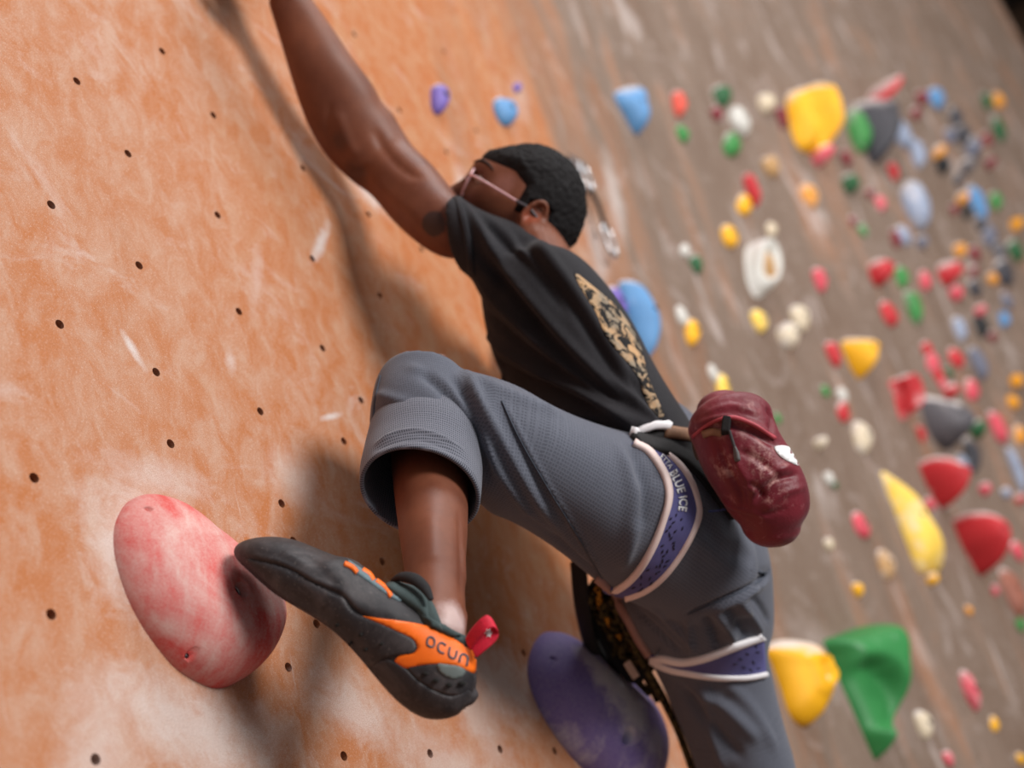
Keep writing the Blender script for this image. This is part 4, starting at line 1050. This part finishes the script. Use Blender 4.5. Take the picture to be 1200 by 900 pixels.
# tongue, collar and lacing zone
SB = comb([o for o in CL.children if o.name.startswith('body')] + [UP])
TG = loft([(452,690,470,683,1.335,.018),(464,704,488,688,1.335,.026),(478,716,504,698,1.332,.030),(494,726,514,712,1.328,.032),(508,738,520,726,1.322,.033)], 5, 28)
tgb = bvh_of(TG); fin_mesh(TG, 'tongue', grn_m, SHOE)
D([(471,687),(483,689),(495,694),(507,707),(513,721),(516,733),(498,728),(482,708)], grn_m, 'ankle_panel', .002, .002, 3, bv=SB)
co_ = [W(*q) for q in [(460,680,1.338),(470,676,1.333),(484,678,1.322),(497,688,1.310),(505,702,1.298)]]
fin_mesh(tube(co_, [.003, .0062, .007, .006, .003], 5, 14, flat=.7), 'tongue_padding', blk_m, SHOE)
D([(492,720),(505,725),(518,732),(532,740),(545,746),(550,752),(549,761),(535,752),(518,742),(500,734)], grn_m, 'collar', .003, .003, 3, bv=SB)
for a, b in [((403,661),(418,672)), ((424,668),(437,681)), ((440,681),(458,700))]:
    fin_mesh(strip(*offset_path([a, ((a[0]+b[0])/2+2, (a[1]+b[1])/2-1), b], 4.2), FB, n=10, k=2, off=.0022, depth=.002, zg=1.34, bulge=.001), 'lace_edge', org_m, SHOE)
D([(408,657),(425,668),(444,682),(458,692),(470,704),(462,702),(446,692),(428,679),(412,667)], mat('blue_grey_mesh', srgb(98, 116, 122), .8, .15, 300, .4), 'instep_mesh', .0012, .0006, 3)
for px, py, z in [(348,638,1.35),(355,712,1.34)]: pass
# red pull loop at the heel
red_loop = mat('red_woven_tape', srgb(196, 22, 50), .7, .12, 300, .4)
lp = [W(548,756,1.290), W(556,744,1.287), W(566,733,1.285), W(575,728,1.287), W(581,735,1.29), W(577,744,1.288), W(566,754,1.285), W(554,764,1.285)]
Q = [np.array(p) for p in lp]; Q = cr(Q, 5); top, bot = [], []
wv = c2w(Vector((.40, .72, -.55))).normalized() * .0085
vs = []
for q in Q: vs += [Vector(q) - wv, Vector(q) + wv]
fsq = [(2 * i, 2 * i + 1, 2 * i + 3, 2 * i + 2) for i in range(len(Q) - 1)]
lm_ = modbake(pymesh(vs, fsq), [('SOLIDIFY', dict(thickness=.0016, offset=0)), ('SUBSURF', dict(levels=1, render_levels=1))])
lb = bvh_of(lm_); pl = fin_mesh(lm_, 'pull_loop', red_loop, SHOE)
fl = [(572.5 + (4.6 if k % 2 == 0 else 2.9) * math.cos(k * math.pi / 6), 744 + (5.4 if k % 2 == 0 else 3.4) * math.sin(k * math.pi / 6)) for k in range(12)]
fin_mesh(drape([(x, y - 2) for x, y in fl], lb, .0006, .0004, 2, True, 1.28), 'flower_print', mat('white_thread', (.8, .8, .8), .7, 0, 30, 0), pl)
# the other shoe, below the frame, on the standing leg
d2 = W(1012, 1266, 1.68) - W(510, 735, 1.33)
S2 = SHOE.copy(); COL.objects.link(S2); S2.location = SHOE.location + d2; S2['label'] = 'black climbing shoe on the standing foot, below the raised one'
for ch in list(SHOE.children):
    c2 = ch.copy(); COL.objects.link(c2); c2.parent = S2
    for g2 in ch.children:
        c3 = g2.copy(); COL.objects.link(c3); c3.parent = c2

# ---------------------------------------------------------------- harness
HB = None
CB = comb([tro, sho])
HAR = empty('climbing_harness', W(800, 620, 1.75)); tag(HAR, 'black climbing harness with purple pink-edged leg loops round the climber’s hips', 'harness')
t = NT('purple_printed_webbing'); o_ = t.co.outputs['Object']
c = t.mix(t.rng(t.noise(o_, 30, 4), .3, .7), srgb(84, 82, 130), srgb(98, 96, 146)); t.bump(t.noise(o_, 1100, 2), .3, .0005); pur_m = t.fin(c, .75, .25)
edge_m = mat('pale_pink_binding', srgb(230, 208, 202), .7, .05, 60, .2, 900); edge_w = mat('white_binding', srgb(226, 222, 224), .6, .04, 60, .2, 900)
blkw = mat('black_padded_webbing', srgb(27, 24, 25), .8, .2, 200, .3, 900); sil = mat('silver_buckle_steel', (.62, .58, .55), .28, .05, 100, 0, metal=1); tanw = mat('tan_leather_strap', srgb(132, 96, 72), .6, .2, 60, .2)
Lp = [(742,520),(757,527),(770,543),(780,562),(783,582),(779,602),(768,632),(752,662),(735,682),(716,694)]
Rp = [(782,534),(796,548),(808,566),(815,586),(817,600),(811,622),(797,648),(778,673),(757,690),(734,699)]
LL = HAR
UNDER = fin_mesh(strip(Lp, Rp, TBV, n=60, k=8, off=.0035, depth=.004, zg=1.7, bulge=.001), 'leg_loop', pur_m, HAR)
def edge(path, wpx, m, bv, name='edge_binding', off=.005, par=HAR, zg=1.7, n=50):
    return fin_mesh(strip(*offset_path(cr([np.array(p, float) for p in path], 4), wpx), bv, n=n, k=4, off=off, depth=.004, zg=zg, bulge=.0018), name, m, par)
edge(Lp, 6.8, edge_m, TBV, par=UNDER); edge(Rp, 6.2, edge_m, TBV, par=UNDER)
# back half of the loop round the thigh
bk = [cast(TBV, 716, 694)[0]] + [W(*q) for q in [(712,690,1.78),(728,640,1.85),(750,580,1.86),(752,530,1.80)]] + [cast(TBV, 745, 522)[0]]
fin_mesh(tube(bk, .008, 5, 10, flat=.5), 'leg_loop', pur_m, HAR)
# letters and dashes printed on the leg loop
LB = comb([UNDER])
wht = mat('white_print', (.8, .8, .82), .6, 0, 30, 0)
def along(A, B):
    A = cr([np.array(p, float) for p in A], 8); B = cr([np.array(p, float) for p in B], 8)
    m = [(A[int(i * (len(A) - 1) / 60)] + B[int(i * (len(B) - 1) / 60)]) / 2 for i in range(61)]
    L = [0]
    for i in range(1, 61): L.append(L[-1] + np.linalg.norm(m[i] - m[i - 1]))
    def f(s):
        for i in range(1, 61):
            if L[i] >= s or i == 60:
                q = (s - L[i - 1]) / (L[i] - L[i - 1]); p = m[i - 1] * (1 - q) + m[i] * q; tt = (m[i] - m[i - 1]) / (L[i] - L[i - 1]); return p, tt
    return f
mid_ = along(Lp, Rp)
def tm(s0, ln, hg, base):
    def f(x, y):
        p, tt = mid_(s0 + x * ln); up = np.array([tt[1], -tt[0]]); q = p + up * (base + y * hg) ; return q[0], q[1]
    return f
fin_mesh(textm('BLUE ICE', tm(36, 50, 13.5, -4.5), LB, .0009, boldoff=.035, spacing=1.05), 'lettering', wht, UNDER)
fin_mesh(textm('ETTA', tm(14, 19, 8.5, -2), LB, .0009, boldoff=.012), 'lettering', wht, UNDER)
rr = random.Random(3); ds = []
for i in range(34):
    s = 92 + i * 3.1; p, tt = mid_(s); up = np.array([tt[1], -tt[0]]); q = p + up * rr.uniform(-10, 10); a = rr.uniform(-.6, .6) + math.atan2(tt[1], tt[0]); dx, dy = math.cos(a), math.sin(a); l_ = rr.uniform(2.2, 3.8)
    ds.append(drape([(q[0] - dx * l_, q[1] - dy * l_), (q[0] + dy * 1.1, q[1] - dx * 1.1), (q[0] + dx * l_, q[1] + dy * l_), (q[0] - dy * 1.1, q[1] + dx * 1.1)], LB, .0007, .0005, 3, False))
fin_mesh(joinm(ds), 'printed_dashes', mat('navy_print', srgb(34, 30, 58), .7, 0, 30, 0), UNDER)
# lower leg loop on the standing leg
Lu = [(758,764),(776,771),(800,775),(826,770),(850,761),(874,752),(893,746)]; Ll = [(766,776),(786,783),(806,787),(830,791),(852,793),(876,793),(896,790)]
LO = fin_mesh(strip(Lu, Ll, TBV, n=40, k=8, off=.0035, depth=.004, zg=1.8), 'leg_loop', pur_m, HAR)
edge([(700,676),(716,692),(735,722),(750,750),(762,768)], 6, mat('brown_pink_binding', srgb(150, 118, 112), .7, .1, 60, .2), TBV, 'leg_strap', zg=1.82)
edge([(764,772)] + Lu[1:], 6.5, edge_w, TBV, par=LO, zg=1.8); edge([(764,774)] + Ll[1:], 6.5, edge_w, TBV, par=LO, zg=1.8)
LB2 = comb([LO]); ds = []
for q in [(868,772),(876,766),(883,776),(872,782),(888,764),(880,785),(889,783),(862,778),(886,757)]:
    a = rr.uniform(-.6, 1.2); dx, dy = math.cos(a), math.sin(a)
    ds.append(drape([(q[0] - dx * 2.6, q[1] - dy * 2.6), (q[0] + dy, q[1] - dx), (q[0] + dx * 2.6, q[1] + dy * 2.6), (q[0] - dy, q[1] + dx)], LB2, .0007, .0005, 3, False))
fin_mesh(joinm(ds), 'printed_dashes', mat('navy_print', srgb(34, 30, 58), .7, 0, 30, 0), LO)
bk = [W(*q) for q in [(893,766,1.90),(888,770,2.0),(850,780,2.03),(800,780,2.0),(766,772,1.93)]]
fin_mesh(tube(bk, .008, 5, 10, flat=.5), 'leg_loop', pur_m, HAR)
# waist belt
wb = strip([(738,512),(758,503),(790,505),(815,512),(836,530),(850,560)], [(748,522),(775,534),(800,545),(818,562),(838,588),(856,610)], CB, n=40, k=6, off=.006, depth=.008, zg=1.72, bulge=.003)
WBLT = fin_mesh(wb, 'waist_belt', blkw, HAR)
edge([(740,512),(748,505),(760,500),(773,500),(780,503)], 8, edge_w, CB, 'edge_binding', off=.012, par=WBLT, n=24)
bk = [W(*q) for q in [(742,515,1.78),(728,505,1.86),(738,500,1.95),(770,495,2.01),(805,505,2.0),(838,530,1.93),(852,565,1.84)]]
fin_mesh(tube(bk, .016, 5, 12, flat=.35), 'waist_belt', blkw, HAR)
edge([(776,508),(795,511),(812,514),(824,514)], 13, tanw, CB, 'buckle_strap', off=.012, par=HAR, n=20)
bc, bn = cast(CB, 818, 511, 1.7); bx = c2w(Vector((.95, -.12, .2))).normalized(); by = bn.cross(bx).normalized()
fin_mesh(modbake(boxm(bc + bn * .022, bx * .011, by * .009, bn * .0035), [('BEVEL', dict(width=.002, segments=2))]), 'buckle', sil, HAR, False)
fin_mesh(tube([W(817,594,1.69), W(824,599,1.675), W(836,599,1.67), W(850,597,1.67)], .0014, 4, 8), 'gear_cord', mat('navy_cord', srgb(52, 60, 110), .7, .1, 300, 0), HAR)
fin_mesh(tube([W(815,589,1.69), W(821,593,1.685), W(822,600,1.685), W(816,606,1.69)], .0022, 4, 8), 'stitch_tab', edge_m, HAR)
fin_mesh(tube([W(738,520,1.75), W(716,560,1.83), W(706,620,1.87), W(704,670,1.88), W(712,692,1.86)], .010, 4, 12, flat=.4), 'belay_loop', blkw, HAR)
for pts_ in ([(700,684,1.9),(716,720,1.93),(738,752,1.95),(752,782,1.96),(742,790,1.97),(722,766,1.97),(704,732,1.95),(694,700,1.92)], [(692,690,1.94),(690,730,1.96),(702,762,1.98),(726,782,1.99),(738,772,1.98),(716,744,1.96)]):
    fin_mesh(tube([W(*p) for p in pts_], .016, 4, 12, True, flat=.45), 'gear_strap', blkw, HAR)

# rope from the tie-in point and black sling in front of the seat
t = NT('olive_and_black_rope'); o_ = t.co.outputs['Object']
k = t.noise(o_, 120, 3, .6, .8); c = t.mix(t.rng(k, .46, .54), srgb(22, 20, 16), srgb(84, 72, 42)); t.bump(t.noise(o_, 500, 2), .6, .001); rope_m = t.fin(c, .85, .2)
t = NT('yellow_and_black_rope'); o_ = t.co.outputs['Object']
k = t.noise(o_, 190, 2, .6, .8); c = t.mix(t.rng(k, .42, .50), srgb(40, 30, 20), srgb(200, 138, 44)); t.bump(t.noise(o_, 500, 2), .6, .001); rope_y = t.fin(c, .85, .2)
RP = empty('climbing_rope', W(740, 800, 1.95)); tag(RP, 'olive, yellow and black rope running down from the climber’s waist past the purple hold', 'rope')
def rope(pts, r, m, name): return fin_mesh(tube([W(*p) for p in pts], r, 6, 12), name, m, RP)
rope([(700,690,1.88),(706,715,1.9),(722,740,1.92),(742,760,1.94),(760,788,1.95),(776,815,1.96),(790,845,1.97),(804,880,1.98),(822,930,2.0),(850,1010,2.02),(880,1130,2.05)], .0055, rope_y, 'rope_strand')
rope([(716,706,1.86),(730,730,1.88),(748,768,1.90),(764,796,1.92),(782,830,1.94),(797,862,1.95),(812,905,1.97)], .0055, rope_m, 'rope_strand')
for i in range(9):
    cx_, cy_ = 704 + i * 6.2 + (i % 2) * 9, 700 + i * 10
    pts = [(cx_ + 13 * math.cos(a) * 1.0, cy_ + 9 * math.sin(a) - 5 * math.cos(a), 1.90 + .02 * math.sin(a + 1) + i * .008) for a in [k * math.pi / 4 + i for k in range(8)]]
    fin_mesh(tube([W(*p) for p in pts], .0058, 4, 10, True), 'knot_turn', rope_m, RP)
rope([(690,700,1.9),(700,725,1.93),(722,752,1.95),(716,775,1.97),(738,790,1.98),(760,812,1.98)], .0055, rope_m, 'rope_strand')
rope([(728,700,1.93),(712,726,1.96),(730,752,1.98),(750,780,1.98),(770,820,1.99)], .0055, rope_m, 'rope_strand')
SL = empty('black_sling', W(690, 760, 1.98)); tag(SL, 'black webbing sling hanging from the front of the harness beside the rope', 'sling')
fin_mesh(tube([W(*p) for p in [(678,664,1.86),(680,690,1.88),(683,715,1.90),(688,740,1.93),(694,762,1.95)]], .016, 5, 12, flat=.4), 'webbing', blkw, SL)
fin_mesh(tube([W(*p) for p in [(694,752,1.95),(708,742,1.96),(718,760,1.97),(712,784,1.98),(698,780,1.97)]], .009, 4, 10, True, flat=.5), 'webbing', blkw, SL)
fin_mesh(modbake(boxm(W(740, 785, 1.9), c2w(Vector((.5, .8, 0))).normalized() * .014, c2w(Vector((.8, -.5, .2))).normalized() * .006, c2w(Vector((0, .2, 1))).normalized() * .002), [('BEVEL', dict(width=.001, segments=2))]), 'label_tab', mat('beige_tape', srgb(190, 164, 148), .8, .1, 60, 0), SL, False)

# ---------------------------------------------------------------- chalk bag
bag = loft([(818,492,876,474,1.665,.034),(808,500,893,475,1.66,.046),(806,506,903,480,1.655,.050),(810,514,907,494,1.65,.052),(816,530,914,510,1.648,.053),(822,546,928,532,1.645,.054),(831,564,941,556,1.643,.054),(842,582,947,576,1.643,.052),(855,602,947,594,1.645,.049),(868,616,938,610,1.648,.043)], 5, 44, power=2.2)
bag = remesh(bag, .003, 6, .5)
sculpt(bag, [([(815,500),(845,489),(880,496),(910,514)], .004, .0045), ([(812,508),(845,498),(880,506),(914,526)], .005, -.005), ([(898,478),(906,492),(902,506)], .005, -.005), ([(826,486),(856,476),(890,484)], .005, .003),
 ([(840,515),(852,545),(868,575),(872,600)], .006, -.0045), ([(850,520),(870,555),(885,580)], .006, .003), ([(884,590),(905,566),(936,556)], .004, -.005), ([(880,578),(900,556),(928,546)], .005, .004), ([(895,600),(915,580),(944,570)], .005, .003),
 ([(860,600),(890,604),(925,596)], .004, -.002), ([(845,585),(866,598),(900,606)], .004, .003), ([(866,528),(890,540),(915,560)], .005, -.003), ([(875,566),(888,572),(895,584)], .004, -.004)], zg=1.65)
GBV = bvh_of(bag)
BAG = empty('chalk_bag', W(890, 616, 1.66)); tag(BAG, 'maroon drawstring chalk bag dusted with chalk hanging behind the climber’s waist', 'bag')
t = NT('maroon_nylon_with_chalk'); o_ = t.co.outputs['Object']
c = t.mix(t.rng(t.noise(o_, 16, 4, .6), .3, .7), srgb(92, 10, 26), srgb(120, 20, 38)); k = t.noise(o_, 75, 6, .65, .3); k2 = t.noise(o_, 17, 3)
geo = t.n('ShaderNodeNewGeometry')
for (px, py, rad, s) in [(852,545,.026,.85),(898,540,.032,.9),(905,575,.028,.75),(845,500,.02,.4),(880,476,.018,.4),(868,505,.03,.2)]:
    d = t.n('ShaderNodeVectorMath', operation='DISTANCE'); t.L(geo.outputs['Position'], d.inputs[0]); d.inputs[1].default_value = cast(GBV, px, py)[0]
    m = t.math('MULTIPLY', t.rng(d.outputs['Value'], rad, rad * .2), t.rng(k, .48, .66, 0, s)); c = t.mix(m, c, srgb(206, 160, 152))
c = t.mix(t.rng(k, .60, .74, 0, .35), c, srgb(190, 130, 132)); t.bump(t.noise(o_, 60, 5, .6), .5, .003); t.b.inputs['Sheen Weight'].default_value = .1
bgo = fin_mesh(bag, 'pouch', t.fin(c, .5, .4), BAG)
fin_mesh(drape([(907,524),(920,523),(931,530),(937,545),(926,542),(914,535)], GBV, .0015, .001, 4, True, 1.64), 'white_tag', mat('white_label_cloth', srgb(228, 226, 226), .7, .03, 60, 0), BAG)
fin_mesh(strip(*offset_path([(812,512),(830,497),(856,489),(884,498),(908,514)], 4), GBV, n=30, k=3, off=.0015, depth=.001, zg=1.64, bulge=.001), 'rim_piping', mat('rose_piping', srgb(168, 64, 74), .6, .1, 60, 0), BAG)
lk, ln_ = cast(GBV, 851, 503)
fin_mesh(modbake(boxm(lk + ln_ * .006, c2w(Vector((.9, .1, 0))).normalized() * .0055, c2w(Vector((-.1, .9, 0))).normalized() * .010, ln_ * .005), [('BEVEL', dict(width=.002, segments=2))]), 'cord_lock', blkw, BAG, False)
fin_mesh(tube([cast(GBV, *q)[0] + ln_ * .004 for q in [(855,508),(858,518),(862,530)]], .0022, 4, 8), 'drawcord', mat('dark_grey_cord', srgb(56, 52, 54), .7, .1, 200, 0), BAG)
fin_mesh(tube([cast(GBV, *q)[0] + ln_ * .004 for q in [(861,527),(863,534),(864,541)]], [.003, .005, .0055], 4, 10, flat=.7), 'cord_end', mat('grey_cord_end', srgb(88, 84, 84), .6, .1, 200, 0), BAG)
fin_mesh(strip(*offset_path([(824,510),(834,506),(846,508)], 8), GBV, n=10, k=3, off=.002, depth=.002, zg=1.64), 'hanging_strap', tanw, BAG)
fin_mesh(tube([W(812,516,1.68), W(814,528,1.665), W(818,538,1.66)], .004, 4, 10, flat=.5), 'hanging_loop', mat('brown_webbing', srgb(70, 56, 44), .8, .1, 200, 0), BAG)
